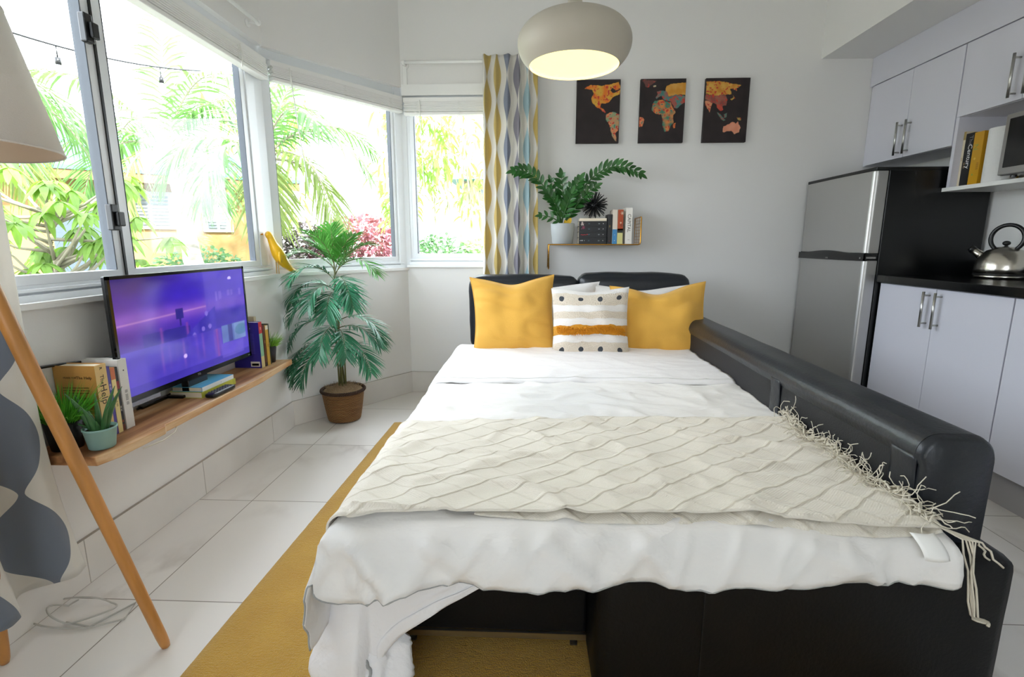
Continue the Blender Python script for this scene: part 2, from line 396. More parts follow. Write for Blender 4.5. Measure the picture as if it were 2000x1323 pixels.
# ---------------------------------------------------------------- curtain rods
def rod(pts, brk, label, nrm):
    r = thing('curtain_rod', label, 'curtain rod', pts[0], 'white curtain rods')
    MB().tube(pts, .0095, 12).build('pole', M_white, r, smooth=True)
    for e in brk:
        e = V(e); q = e + V(nrm)
        b = MB(); b.tube([e, q], .006, 8); d = V(nrm).normalized()
        b.tube([q - d * .008, q], .02, 16); b.ball(e, .015, 8); b.build('bracket', M_white, r, smooth=True)
rod([(-1.40, .2, 2.20), (-1.40, 2.76, 2.20)], [(-1.40, .35, 2.20), (-1.40, 2.76, 2.20)], 'white metal rod above the wide left window', (-.057, 0, 0))
rod([(-.862, 3.575, 2.272), (.12, 3.575, 2.272)], [(-.862, 3.575, 2.272), (.11, 3.575, 2.272)], 'white rod carrying the patterned curtain on the back wall', (0, .075, 0))
# ---------------------------------------------------------------- curtains
def curtain_mat(cols):
    m = mat('curtain_fabric', '#e8e6e0', .85, sheen=.2); g = G(m); vec, u, v, z = g.uv('UV')
    P = .155; c = g.m('DIVIDE', u, P); k = g.m('FLOOR', c); f = g.m('ABSOLUTE', g.m('SUBTRACT', g.m('FRACT', c), .5))
    ph = g.m('ADD', g.m('DIVIDE', v, .30), g.m('MULTIPLY', g.m('MODULO', k, 2), .5))
    wv = g.m('COSINE', g.m('MULTIPLY', ph, 2 * pi)); wd = g.m('ADD', .02, g.m('MULTIPLY', g.m('POWER', g.m('MULTIPLY', g.m('ADD', wv, 1), .5), .8), .37))
    mk = g.m('LESS_THAN', f, wd)
    r = g.n('ShaderNodeValToRGB'); r.color_ramp.interpolation = 'CONSTANT'; e = r.color_ramp.elements
    for i, cc in enumerate(cols):
        q = e[i] if i < 2 else e.new(i / 8); q.position = i / 8; q.color = (*lin(cc), 1)
    g.L.new(g.m('ADD', g.m('FRACT', g.m('DIVIDE', k, 8)), .01), r.inputs[0])
    col = g.mix(mk, '#e6e3dc', r.outputs[0]); g.L.new(col, g.bsdf().inputs['Base Color'])
    g.L.new(g.bump(g.noise(vec, 500, 2), .15, .002), g.bsdf().inputs['Normal'])
    tr = g.n('ShaderNodeBsdfTranslucent'); g.L.new(col, tr.inputs[0]); mx = g.n('ShaderNodeMixShader'); mx.inputs[0].default_value = .25
    g.L.new(g.bsdf().outputs[0], mx.inputs[1]); g.L.new(tr.outputs[0], mx.inputs[2]); g.L.new(mx.outputs[0], g.N['Material Output'].inputs[0])
    return m
M_curt = curtain_mat(['#cfb974', '#cfb974', '#8b92a3', '#918e99', '#a6c2ca', '#cbb267', '#77757f', '#8d94a3'])
M_curt2 = curtain_mat(['#77808f', '#c9b068', '#7c8492', '#7c8492', '#c9b985', '#5b5a62', '#b9a35c', '#77808f'])
def curtain(M, w_, z0, z1, folds, amp, u0, ulen, flare=.0, seed=0, hem=None, pinch=.5, nu=170, nv=70):
    # M: x along rod, y toward the room, z up
    b = MB()
    def fn(u, v):
        z = z0 + (z1 - z0) * v
        if hem: z = z + hem(u) * (1 - v) ** 2
        a = amp * (1 - pinch * v) * (1 + .25 * sin(u * 9 + seed))
        ph = 2 * pi * folds * (u + .02 * sin(5 * u + seed) + .012 * sin(v * 4 + u * 8 + seed))
        y = a * (sin(ph) + .25 * sin(2 * ph + seed + v)) ; x = w_ * (u - .5) * (1 + flare * (1 - v)) + w_ * .5 + a * .35 * cos(ph) * .6
        y += .012 * noise.noise(V((u * 3 + seed, v * 3, 0)))
        return tuple(M @ V((x, y, z)))
    b.grid(fn, nu, nv, 0, None, lambda u, v: (u0 + u * ulen, v * (z1 - z0)))
    return b
Mc = frame((-.335, 3.545, 0), (1, 0, 0), (0, -1, 0), (0, 0, 1))
b = curtain(Mc, .36, .22, 2.30, 5.2, .030, 1.24, .155 * 5.6, .10, 2.0)
tag(b.build('curtain', M_curt, smooth=True, solid=.0015), 'patterned curtain of grey and mustard beads hanging on the back wall beside the narrow window', 'curtain', 'patterned curtains')
Mc = frame((-1.375, .58, 0), (0, 1, 0), (1, 0, 0), (0, 0, 1))
b = curtain(Mc, .70, .13, 2.20, 3.4, .040, 0, .155 * 4.0, .0, 1.2, None, .3, 200, 80)
b.v = [(x - .0, y + .06 * max(0, (y - .58) / .7) * max(0, (.75 - z) / .6) ** 2, z) for x, y, z in b.v]
tag(b.build('curtain', M_curt2, smooth=True, solid=.0015), 'patterned curtain of large grey beads in the left foreground behind the tripod lamp', 'curtain', 'patterned curtains')
# ---------------------------------------------------------------- rug
def rug_mat():
    m = mat('mustard_wool', '#c79a2c', .95, sheen=.3); g = G(m); vec, x, y, z = g.uv('Object')
    n1 = g.noise(vec, 9, 4); n2 = g.noise(vec, 260, 3); n3 = g.noise(vec, 60, 3, (1, 3, 1))
    c = g.mix(n1, '#c08f28', '#d9ac3e'); c = g.mix(g.m('MULTIPLY', n2, .5), c, '#8c6716')
    g.L.new(c, g.bsdf().inputs['Base Color'])
    h = g.m('ADD', n2, g.m('MULTIPLY', n3, .6)); g.L.new(g.bump(h, .9, .006), g.bsdf().inputs['Normal']); return m
b = MB()
def rugf(u, v):
    x0 = -.918 + .064 * v; x = x0 + (1.0 - x0) * u; y = .35 + 2.62 * v
    e = min(1, min(u, 1 - u) * 60, min(v, 1 - v) * 80)
    return (x, y, .002 + .010 * e ** .5 + .0012 * nz(x, y, 0, 40))
b.grid(rugf, 150, 200)
tag(b.build('rug', rug_mat(), smooth=True), 'mustard yellow wool rug on the tiled floor beneath the bed', 'rug')
# ---------------------------------------------------------------- sofa bed
M_lea = mat('black_leather', '#171c24', .36, bump=.12, bscale=90, spec=.55)
M_leb = mat('charcoal_upholstery', '#121318', .62, bump=.18, bscale=260)
M_led = mat('black_base_leather', '#050608', .5, bump=.1, bscale=120, spec=.3)
sofa = thing('sofa_bed', 'black leather corner sofa bed pulled out under the white bedding', 'sofa bed', (.3, 2.2, 0))
ax0, ax1, ay0, ay1, az = .885, 1.045, 1.125, 3.27, .675
M_ = MB()
def armf(prof, y0, y1, ny=60, puf=0.0):
    def fn(u, v):
        i = u * (len(prof) - 1); a = min(len(prof) - 2, int(i)); t = i - a
        x = prof[a][0] * (1 - t) + prof[a + 1][0] * t; z = prof[a][1] * (1 - t) + prof[a + 1][1] * t
        y = y0 + (y1 - y0) * v
        return (x + .0015 * nz(x, y, z, 6), y, z + .0025 * nz(x + 3, y, z, 5))
    return fn
# leather roll along the top of the arm
pr = []
rr = .05
pr.append((ax0 + .004, az - .075)); 
for k in range(9):
    a = pi - k * pi / 2 / 8; pr.append((ax0 - .006 + rr + rr * cos(a), az - rr + rr * sin(a)))
for k in range(9):
    a = pi / 2 - k * pi / 2 / 8; pr.append((ax1 - rr + rr * cos(a), az - rr + rr * sin(a)))
pr.append((ax1, az - .2)); pr.append((ax1, .06))
b = MB(); b.grid(armf(pr, ay0, ay1), 60, 60)
# near end cap of the arm
cap = [(x, z) for x, z in pr] + [(ax0 + .004, .06)]
n = len(cap); vs = []
for ins, dy in ((0, 0), (.006, -.014), (.02, -.022)):
    cx, cz = (ax0 + ax1) / 2, .36
    for x, z in cap: vs.append((x + (cx - x) * ins * 5, ay0 + dy, z + (cz - z) * ins * 1.6))
fs = [(i, (i + 1) % n, n + (i + 1) % n, n + i) for i in range(n)] + [(n + i, n + (i + 1) % n, 2 * n + (i + 1) % n, 2 * n + i) for i in range(n)] + [tuple(range(2 * n, 3 * n))]
b.add(vs, fs); b.build('armrest', M_lea, sofa, smooth=True)
MB().box(ax0 + .006, ax1 - .02, ay0 + .02, ay1, .06, az - .07).build('arm_panel', M_leb, sofa, bevel=.004, label='matte charcoal inner face of the arm')
for y0, y1 in ((ay0 - .0, ay0 + .085), (1.775, 1.845)):
    b = MB(); b.grid(lambda u, v: (ax0 + .003 - .005 * max(0, u - .8) / .2 - .002 * sin(pi * v) - .002 * nz(u * 4, v * 4, 3, 2), y0 + (y1 - y0) * v, .38 + (az - .056 - .38) * u), 20, 8)
    b.build('leather_strip', M_lea, sofa, smooth=True, solid=.003)
# chest block at the foot, seat platform, pull-out drawer
b = MB(); b.soft((.617, 1.57, .21), (.925, 1.06, .415), .03, 16, .004, .0015); b.build('seat_base', M_led, sofa, smooth=True)
b = MB(); b.box(-.37, 1.0, 2.10, 3.27, .05, .335); b.build('platform', M_led, sofa, bevel=.01)
b = MB(); b.box(-.40, .15, 1.19, 2.05, .075, .30); b.build('pull_out_section', M_led, sofa, bevel=.006)
MB().box(-.39, .15, 1.183, 1.193, .058, .075).build('metal_rail', M_chrome, sofa)
M_rub = mat('caster_rubber', '#1a1a1c', .4)
for x in (-.325, .12):
    b = MB(); b.tube([(x - .009, 1.225, .034), (x + .009, 1.225, .034)], .022, 20)
    c = b.build('caster', M_rub, sofa, smooth=True)
    MB().box(x - .02, x + .02, 1.207, 1.245, .057, .0745).build('caster_plate', M_chrome, c, bevel=.002)
# seams on the block front
MB().box(.384, .386, 1.0025, 1.006, .03, .40).build('seam', mat('seam_thread', '#050607', .6), sofa)
for i, (x0, x1, lab, zt, sd) in enumerate(((-.405, .296, 'black leather back cushion at the head of the bed, under the curtain', .885, 1), (.306, 1.005, 'black leather back cushion at the head of the bed, below the blank wall', .9, 5))):
    b = MB(); b.soft(((x0 + x1) / 2, 3.36, (zt + .41) / 2), (x1 - x0, .17, zt - .41), .045, 20, .014, .006, seed=sd)
    o = b.build('back_cushion', M_lea, smooth=True); tag(o, lab, 'cushion', 'black back cushions')
# ---------------------------------------------------------------- bedding
def cloth(name, col, rough=.8, sc_=14., st=.35, sheen=.15):
    m = mat(name, col, rough, sheen=sheen); g = G(m); vec, x, y, z = g.uv('Object')
    n = g.noise(vec, sc_, 5, (1, 1.8, 1)); r = g.m('SUBTRACT', 1, g.m('MULTIPLY', g.m('ABSOLUTE', g.m('SUBTRACT', n, .5)), 6)); r = g.m('MAXIMUM', r, 0)
    b1 = g.bump(g.m('ADD', g.m('MULTIPLY', r, .4), n), st, .012); b2 = g.bump(g.noise(vec, 700, 1), .08, .001, b1)
    g.L.new(b2, g.bsdf().inputs['Normal']); return m
M_duv = cloth('white_cotton', '#eceae8', sc_=5., st=.5); M_sheet = cloth('white_sheet', '#efeef0', st=.25)
M_pipe = mat('grey_piping', '#a3a5a5', .8)
BX0, BX1, BYF, BYH, BZ = -.412, .895, 1.05, 3.25, .482
tag(MB().soft(((BX0 + BX1) / 2 + .005, (BYF + BYH) / 2 + .02, .445 - .04), (BX1 - BX0 - .05, BYH - BYF - .04, .12), .03, 10).build('mattress', M_sheet, smooth=True), 'pull-out bed mattress hidden under the white duvet', 'mattress')
def softmax(a, k): return k * math.log(1 + exp(a / k)) if a / k < 30 else a
def wr(x, y): # soft creases on the top
    a = abs(nz(x * 1.2 + .6 * y, y * 2.0, 1.7, 3.0)); c = abs(nz(x + y * .5, y * 1.6, 8.1, 7.0))
    return .009 * (1 - min(1, a * 4)) + .005 * (1 - min(1, c * 4)) + .010 * nz(x, y, 3, 2.2)
def drape(s, t, lift=0., ovL=.30, ovF=.17, full=1.):
    # s: metres from the left hem to the right edge, t: metres from the foot hem to the head
    a = max(0, ovL - s); b_ = max(0, ovF - t)      # overhang past each edge
    x = BX0 + max(0, s - ovL); y = BYF + max(0, t - ovF)
    R0 = .045
    def bend(d):                                     # arc length d past the edge -> (out, down)
        q = R0 * pi / 2
        if d < q: return R0 * sin(d / R0), R0 * (1 - cos(d / R0))
        return R0, R0 + d - q
    oa, da = bend(a); ob, db = bend(b_)
    if a > 0 and b_ > 0:
        dn = max(da, db) + .25 * min(da, db) * 0; sp = min(a, b_)
        x = BX0 - oa - .012 * full * min(1, sp / .15) ; y = BYF - ob - .012 * full * min(1, sp / .15)
        z = BZ - dn
    else:
        z = BZ - da - db; x -= oa if a > 0 else 0; y -= ob if b_ > 0 else 0
    if a > 0:
        k = min(1, a / .12); x -= full * k * (.012 * (1 + sin(y * 19 + .8 * sin(y * 7))) + .02 * nz(y, z, 2, 5)) * (a / .3)
    if b_ > 0:
        k = min(1, b_ / .1); y -= full * k * (.014 + .012 * (1 + sin(x * 17 + 1.5 * sin(x * 5 + 1))) + .012 * nz(x, z, 5, 5)) * (.3 + b_ / .2)
    w_ = wr(x, y) if a == 0 and b_ == 0 else wr(x, y) * .5
    if b_ > 0 and full:
        q = min(1, b_ / .05); r1 = 1 - min(1, abs(nz(x * 2.6 + z * 2.2, z * 1.2, 4.4, 2.2)) * 5); r2 = 1 - min(1, abs(nz(x * 4 - z * 3, z * 1.5, 9.4, 3.)) * 5)
        y -= q * (.020 * r1 + .012 * r2)
        if x < -.05: y -= q * .030 * max(0, 1 - abs((x + .40) * 2.2 - (BZ - z) * 1.6) * 9) + q * .026 * max(0, 1 - abs((x + .40) * 1.1 - (BZ - z) * 1.3) * 10)
    return (x, y, z + w_ + lift)
# duvet: covers the lower part, hangs at the foot and left
def duv(u, v):
    s = 0 + (BX1 - BX0 + .30) * u; x = BX0 + s - .30
    ovF = .132 + .016 * nz(x, 0, 4, 1.2) - .03 * max(0, x) + (.06 * exp(-((x + .40) / .09) ** 2) if x > -.5 else .0)
    vv = v; t = (2.62 + ovF - 0) * vv if False else (ovF + 1.72) * vv
    return drape(s, t, .0, .30, ovF)
b = MB(); b.grid(duv, 150, 150)
duvet = tag(b.build('duvet', M_duv, smooth=True, solid=.006), 'white duvet covering the bed and hanging over its foot', 'duvet')
# its grey piped hem
pts = []
for i in range(140):
    p = duv(i / 139, 0); pts.append((p[0], p[1] - .001, p[2] - .001))
MB().tube(pts, .0022, 6).build('piping', M_pipe, duvet, smooth=True)
# cotton under-sheet: left side down to the floor, and a deep hem swinging across the foot
def hemz(x):   # lower edge of the sheet at the foot
    if x < -.36: return .10
    t = min(1, (x + .36) / .36); return .10 + (.385 - .10) * t ** .6
def sh(u, v):
    # u: around the corner, from far left side to the right along the foot; v: top to hem
    Ltot = 1.75 + .62; d = Ltot * u
    if d < 1.70:
        y = 2.75 - d * 1.0 + .04; px, py = BX0 - .035, y; nx, ny = -1, 0; x_ = -1
    elif d < 1.80:
        a = (d - 1.70) / .10 * pi / 2; px, py = BX0 + .03 - .065 * cos(a), 1.09 - .065 * sin(a); nx, ny = -cos(a), -sin(a); x_ = px
    else:
        px = BX0 + .03 + (d - 1.80); py = 1.022; nx, ny = 0, -1; x_ = px
    corner = exp(-((d - 1.68) / .16) ** 2)
    zb = (.11 - .03 * (1 if d > 1.3 else 0) - .05 * corner) if d < 1.80 else hemz(x_)
    z = .40 + (zb - .40) * v
    f = .014 * sin(d * 26 + 1.3 * sin(d * 9) + v * 2) + .009 * sin(d * 61 - v * 3) + .014 * nz(d, v, 4, 6) + .014 * (1 - min(1, 5 * abs(nz(d * 3 + v * .8, v * .7, 6, 2.2))))
    out = (f * v + .03 * v * v + corner * .10 * v ** 1.3 * (1 - .55 * v ** 4))
    if d > 1.8: out = out * .3 - .02 * v + .008
    return (px + nx * out, py + ny * out, max(.014, z))
b = MB(); b.grid(sh, 260, 40)
sheet = tag(b.build('bed_sheet', M_sheet, smooth=True, solid=.003), 'white cotton under-sheet hanging below the duvet to the rug', 'sheet')
# folded band of the sheet hem and the loose corner lying on the rug
def hemband(u, v):
    p = sh(.77 + .20 * u, .80 + .2 * v); return (p[0], p[1] - .004, p[2])
b = MB(); b.grid(hemband, 40, 4); b.build('wide_hem', M_sheet, sheet, smooth=True, solid=.002)
def tail(u, v):
    a = 2 * pi * u
    cx = -.405 + .045 * sin(v * 2.2); cy = 1.08 + .045 * v - .06 * v * v; z = .175 * (1 - v) ** 1.1 + .03
    r = (.05 + .018 * sin(pi * v)) * (1 - .55 * max(0, v - .7) / .3)
    k = 1 + .22 * sin(3 * a + 4 * v) + .14 * sin(7 * a + 9 * v) + .16 * (1 - min(1, 4 * abs(nz(cos(a) * 1.4, sin(a) * 1.4 + v, v * 2, 1.6))))
    return (cx + r * k * cos(a) * 1.05, cy - .03 + r * k * sin(a) * .75 - .05 * v * v, max(.013, z + .012 * sin(2 * a + 6 * v) - .02 * (v > .9)))
b = MB(); b.grid(tail, 48, 26); tl = b.build('loose_corner', M_sheet, sheet, smooth=True)
MB().tube([(lambda q: (q[0], q[1] - .002, q[2]))(tail(.72 + .03 * sin(v * 5), v)) for v in [i / 24 for i in range(25)]], .004, 6).build('piping', M_pipe, tl, smooth=True)
# turned-down upper sheet band at the head
def td(u, v):
    x = BX0 - .055 + (BX1 - BX0 + .05) * u; y = 2.17 + .78 * v + .01 * sin(x * 6)
    dz = 0
    if x < BX0: dz = -((BX0 - x) / .055) ** 2 * .05
    e = min(1, v * 14) ** .5
    return (x, y, BZ + .006 + .016 * e + wr(x + 4, y) * .55 + dz)
b = MB(); b.grid(td, 110, 60); ts = tag(b.build('folded_sheet', M_sheet, smooth=True, solid=.004), 'smooth white sheet turned down across the bed below the pillows', 'sheet')
MB().tube([tuple(V(td(i / 80, .045)) + V((0, 0, .002))) for i in range(81)], .0018, 5).build('hem_stitch', mat('stitch', '#cfcfcd', .8), ts)
# paper care label
b = MB(); b.grid(lambda u, v: (.80 + .05 * u + .012 * v, 1.006 - .035 * sin(v * pi / 2) - .006 * sin(pi * u), .500 - .030 * v - .012 * v * v), 6, 6)
b.build('care_tag', mat('paper_white', '#f7f7f5', .7), duvet, smooth=True, solid=.001)
# ---------------------------------------------------------------- throw
def throw_mat():
    m = mat('cream_knit', '#e6dfd2', .9, sheen=.3); g = G(m); vec, u, v, z = g.uv('UV')
    s = .075
    def rib(a, w_):
        f = g.m('ABSOLUTE', g.m('SUBTRACT', g.m('FRACT', g.m('DIVIDE', a, s)), .5)); return g.m('MAXIMUM', g.m('SUBTRACT', 1, g.m('DIVIDE', f, w_)), 0)
    wob = g.m('MULTIPLY', g.noise(vec, 9, 2), .014)
    A = g.m('ADD', g.m('ADD', g.m('MULTIPLY', u, .62), g.m('MULTIPLY', v, -.78)), wob); B = g.m('ADD', g.m('ADD', g.m('MULTIPLY', u, .62), g.m('MULTIPLY', v, .78)), wob)
    r1 = rib(A, .09); r2 = g.m('MULTIPLY', rib(B, .07), .55); rr_ = g.m('MAXIMUM', r1, r2)
    kn = g.m('MULTIPLY', g.m('MULTIPLY', g.m('SINE', g.m('MULTIPLY', u, 900)), g.m('SINE', g.m('MULTIPLY', v, 900))), .10)
    h = g.m('ADD', rr_, g.m('ADD', kn, g.m('MULTIPLY', g.noise(vec, 150, 3), .35)))
    c = g.mix(g.m('MULTIPLY', rr_, .5), '#e9e3d8', '#c9bea8'); c = g.mix(g.m('MULTIPLY', g.noise(vec, 220, 2), .35), c, '#d0c7b5')
    g.L.new(c, g.bsdf().inputs['Base Color']); g.L.new(g.bump(h, .6, .005), g.bsdf().inputs['Normal']); return m
M_throw = throw_mat(); M_fr = mat('cream_fringe', '#d6cfbf', .9)
def thr(u, v):
    # u left->right, v near->far
    s = .10 + (BX1 - BX0 + .185) * u if False else (.14 + (BX1 - BX0 + .17) * u)
    x = BX0 + s - .30
    near = .172 - .002 + .010 * sin(x * 4 + .6) - .006 * sin(x * 11) - .015 * max(0, (x - .45))
    far = .172 + .60 + .03 * sin(x * 3) + .035 * max(0, x)
    t = near + (far - near) * v
    p = V(drape(s, t, .012, .30, .172, 1.25))
    if x > .86: p.z += (x - .86) * .25 * (.6 + .5 * sin(v * 14)); p.x = min(p.x, ax0 - .004)
    p.z += .005 * max(0, 1 - abs(nz(u * 2.4 + v, v * 2, 9, 1.5)) * 6) + .006
    return tuple(p)
b = MB(); b.grid(thr, 190, 110, 0, None, lambda u, v: (u * 1.5, v * .66))
throw = tag(b.build('throw_blanket', M_throw, smooth=True, solid=.005), 'cream knitted throw with diamond ribs and fringe laid across the bed', 'blanket')
# doubled under-layer showing along the near edge
def thr2(u, v):
    uu = .30 + .70 * u; p = V(thr(uu, .06 * (1 - v))); k = sin(pi * min(1, u * 1.02)) ** .5 * (.6 + .5 * u)
    p.y -= .026 * v * k; p.z -= (.008 + .016 * v * v * k); return tuple(p)
b = MB(); b.grid(thr2, 90, 8, 0, None, lambda u, v: (u * 1.0, v * .05)); b.build('under_layer', M_throw, throw, smooth=True, solid=.003)
rnd = random.Random(4)
def strand(b, p, d, L_, r=.0016, curl=1., floorz=None, k=7, g_=.0):
    pts = [V(p)]; d = V(d).normalized()
    for i in range(k):
        d = (d + V((rnd.uniform(-1, 1), rnd.uniform(-1, 1), rnd.uniform(-.9, .6))) * .42 * curl + V((0, 0, -g_))).normalized()
        q = pts[-1] + d * (L_ / k); q.x = min(q.x, ax0 - .006) if q.y > ay0 - .01 else q.x
        if floorz is not None: q.z = max(q.z, floorz(q) if callable(floorz) else floorz)
        pts.append(q)
    b.tube(pts, r, 5)
b = MB()
for i in range(330):
    v = rnd.random(); p = V(thr(1, v)); bx = rnd.uniform(-.04, .0)
    strand(b, p + V((bx, 0, .006)), (rnd.uniform(-.4, 1), rnd.uniform(-1, 1), rnd.uniform(-.3, .35) if i % 9 else 1.2), rnd.uniform(.045, .10), .00115, 1.6, lambda q: BZ + .014)
for i in range(34):   # thicker knotted cords hugging the edge
    v = i / 33; p = V(thr(1, v)); q = V(thr(1, min(1, v + .05)))
    b.tube([p + V((rnd.uniform(-.03, -.005), 0, .008)), (p + q) / 2 + V((rnd.uniform(-.02, .0), 0, .016)), q + V((rnd.uniform(-.03, -.005), 0, .008))], .0028, 6)
for k in range(7):    # long tassels hanging off the near corner
    p = V((.905 + .01 * k * .5, 1.0 - .002 * k, .49)); pts = [V((.88, 1.03, .50)), p]
    x, y, z = p
    nst = 9 if k < 5 else 6
    for j in range(nst):
        z -= (.032 if k < 5 else .008); x += (.002 + .004 * sin(j + k)) if k < 5 else .006; y -= .006 if k < 5 else .002 + .004 * (k - 6); pts.append(V((x + .004 * sin(j * 1.7 + k), y, max(z, .335))))
    b.tube(pts, .0022, 6)
for i in range(60):   # short fringe on the left end
    p = V(thr(0, i / 59)); strand(b, p, (-.3, rnd.uniform(-.3, .3), -1), rnd.uniform(.04, .07), .0016, .5)
b.build('fringe', M_fr, throw, smooth=True, kind='stuff')
# ---------------------------------------------------------------- pillows
def pillow(c, W, H, T, rot, sag=.02, pinch=.10, seed=0, n=44, wrk=.006):
    M = Matrix.Translation(V(c)) @ Euler(rot).to_matrix().to_4x4(); b = MB()
    for sg in (-1, 1):
        def fn(u, v):
            a, d = u * 2 - 1, v * 2 - 1
            x = W / 2 * a * (1 - pinch * (1 - d * d) ** 1.0); z = H / 2 * d * (1 - pinch * (1 - a * a))
            th = T / 2 * max(0, (1 - abs(a) ** 2.6) * (1 - abs(d) ** 2.6)) ** .55
            z -= sag * exp(-(a / .45) ** 2) * max(0, d) ** 2
            w_ = wrk * 1.7 * (nz(x * 6 + seed, z * 6, seed, 1.5) + .6 * (1 - min(1, 5 * abs(nz(x * 3 + z * 2 + seed, z * 5, 2, 1.6)))))
            y = sg * th + (w_ if th > .002 else 0) * (1 if sg < 0 else .3)
            y += .012 * T * 6 * (abs(a * d)) ** 3 * sin(seed + a * 2)
            return (x, y, z)
        b.grid(fn, n, n, 0, M)
    b.merge = True; return b
M_must = mat('mustard_linen', '#e0ac48', .85, bump=.25, bscale=300, sheen=.25, var=.05, vscale=5)
M_pw = cloth('white_pillowcase', '#efedec', st=.3)
def pil(label, m, *a, name='pillow', **k):
    return tag(pillow(*a, **k).build(name, m, smooth=True), label, 'pillow', 'pillows on the bed' if m is M_pw else ('mustard cushions' if m is M_must else None))
pil('white pillow between the left mustard cushion and the dotted one', M_pw, (.05, 3.12, .66), .74, .42, .17, (R(-12), 0, R(2)), seed=3)
pil('white pillow behind the right mustard cushion, only its top showing', M_pw, (.66, 3.13, .655), .62, .40, .16, (R(-12), 0, R(-2)), seed=7)
pil('mustard yellow cushion on the window side of the bed', M_must, (-.108, 2.93, .685), .50, .47, .15, (R(-14), R(-2), R(4)), .03, seed=1, wrk=.009, name='cushion')
pil('mustard yellow cushion leaning toward the black armrest', M_must, (.735, 2.93, .655), .55, .45, .16, (R(-16), R(-3.5), R(-6)), .045, seed=5, wrk=.009, name='cushion')
def tuft_mat():
    m = mat('tufted_cushion', '#e5e0da', .9, sheen=.2); g = G(m); vec, u, v, z = g.uv('UV')
    wob = g.m('MULTIPLY', g.m('SUBTRACT', g.noise(vec, 7, 2), .5), .06); vv = g.m('ADD', v, wob)
    def band(c, w_): return g.m('LESS_THAN', g.m('ABSOLUTE', g.m('SUBTRACT', vv, c)), w_)
    cream = g.m('MAXIMUM', g.m('MAXIMUM', band(.84, .085), band(.61, .05)), band(.13, .10)); must = band(.40, .065)
    fu = g.m('SUBTRACT', g.m('FRACT', g.m('MULTIPLY', u, 4)), .5)
    def dots(c):
        dv = g.m('MULTIPLY', g.m('SUBTRACT', vv, c), 4.0); return g.m('LESS_THAN', g.m('ADD', g.m('MULTIPLY', fu, fu), g.m('MULTIPLY', dv, dv)), .018)
    d = g.m('MAXIMUM', dots(.85), dots(.13))
    c = g.mix(cream, '#e6e3e0', '#e9ddcc'); c = g.mix(must, c, '#dd9a1e'); c = g.mix(d, c, '#3c424b')
    g.L.new(c, g.bsdf().inputs['Base Color'])
    edge = g.m('MAXIMUM', cream, must)
    h = g.m('ADD', g.m('MULTIPLY', edge, .6), g.m('MULTIPLY', g.m('MULTIPLY', g.noise(vec, 70, 3), g.m('ADD', .25, edge)), .9))
    g.L.new(g.bump(h, .9, .012), g.bsdf().inputs['Normal']); return m
b = pillow((.328, 2.845, .650), .44, .42, .15, (R(-16), R(-1), R(-3)), .015, .06, seed=9, n=60)
dec = tag(b.build('cushion', tuft_mat(), smooth=True), 'white tufted cushion with black dots and a mustard stripe', 'pillow')
# shaggy mustard tuft row
Mp = Matrix.Translation(V((.328, 2.845, .650))) @ Euler((R(-16), R(-1), R(-3))).to_matrix().to_4x4()
b = MB(); rnd = random.Random(8)
for i in range(900):
    a = rnd.uniform(-.9, .9); d = -.20 + rnd.uniform(-.10, .10) + .03 * sin(a * 5)
    th = .075 * max(0, (1 - abs(a) ** 2.6) * (1 - abs(d) ** 2.6)) ** .55
    p = Mp @ V((.22 * a * .945, -th - .002, .21 * d * .95)); q = p + V((rnd.uniform(-.008, .008), -rnd.uniform(.008, .016), rnd.uniform(-.010, .004)))
    b.tube([p, q], [.0022, .0012], 4)
b.build('tufted_stripe', mat('mustard_tuft', '#e09c22', .9), dec, kind='stuff')
# ---------------------------------------------------------------- pendant lamp
M_pend = mat('putty_metal', '#b9b2a4', .5); M_in = mat('lamp_inner', '#fff3cf', .6, emit='#ffedaa', es=.2)
pc = (.140, 1.93, 0); pd = thing('pendant_lamp', 'round putty-coloured pendant lamp with a glowing warm interior', 'lamp', (pc[0], pc[1], 1.70))
prof = []
for k in range(25):   # outer skin: open rim up over the bulge to the neck
    a = -44 + k * (44 + 82) / 24; prof.append((.198 * cos(R(a)) ** .72 if a > -90 else 0, 1.785 + (.092 if a > 0 else .105) * sin(R(a))))
prof += [(.034, 1.882), (.027, 1.90), (.0235, 1.93), (.022, 1.99), (.02, 2.00), (.0, 2.0)]
MB().lathe(prof, (pc[0], pc[1], 0), 72).build('shade', M_pend, pd, smooth=True)
rim = prof[0]
inn = [(rim[0], rim[1])] + [(r - .004, z + .0) for r, z in prof[2:22:2]] + [(.0, 1.865)]
MB().lathe(inn, (pc[0], pc[1], 0), 64).build('inner_lining', M_in, pd, smooth=True)
MB().lathe([(.0, rim[1] + .008), (rim[0] * .995, rim[1] + .008), (rim[0] * .995, rim[1] + .012), (0, rim[1] + .012)], (pc[0], pc[1], 0), 64).build('diffuser', mat('diffuser_glow', '#fff6d8', .6, emit='#ffe88a', es=.50), pd)
MB().tube([(pc[0], pc[1], 1.99), (pc[0], pc[1], ZC - .02)], .0035, 8).build('cord', M_cord, pd)
MB().lathe([(0, ZC - .03), (.05, ZC - .025), (.055, ZC), (0, ZC)], (pc[0], pc[1], 0), 32).build('ceiling_rose', M_pend, pd, smooth=True)
l = bpy.data.lights.new('pendant_bulb', 'SPOT'); l.energy = 9; l.color = (1, .86, .6); l.shadow_soft_size = .1; l.spot_size = R(120); l.spot_blend = .6
o = bpy.data.objects.new('pendant_bulb', l); sc.collection.objects.link(o); o.location = (pc[0], pc[1], rim[1] + .02)
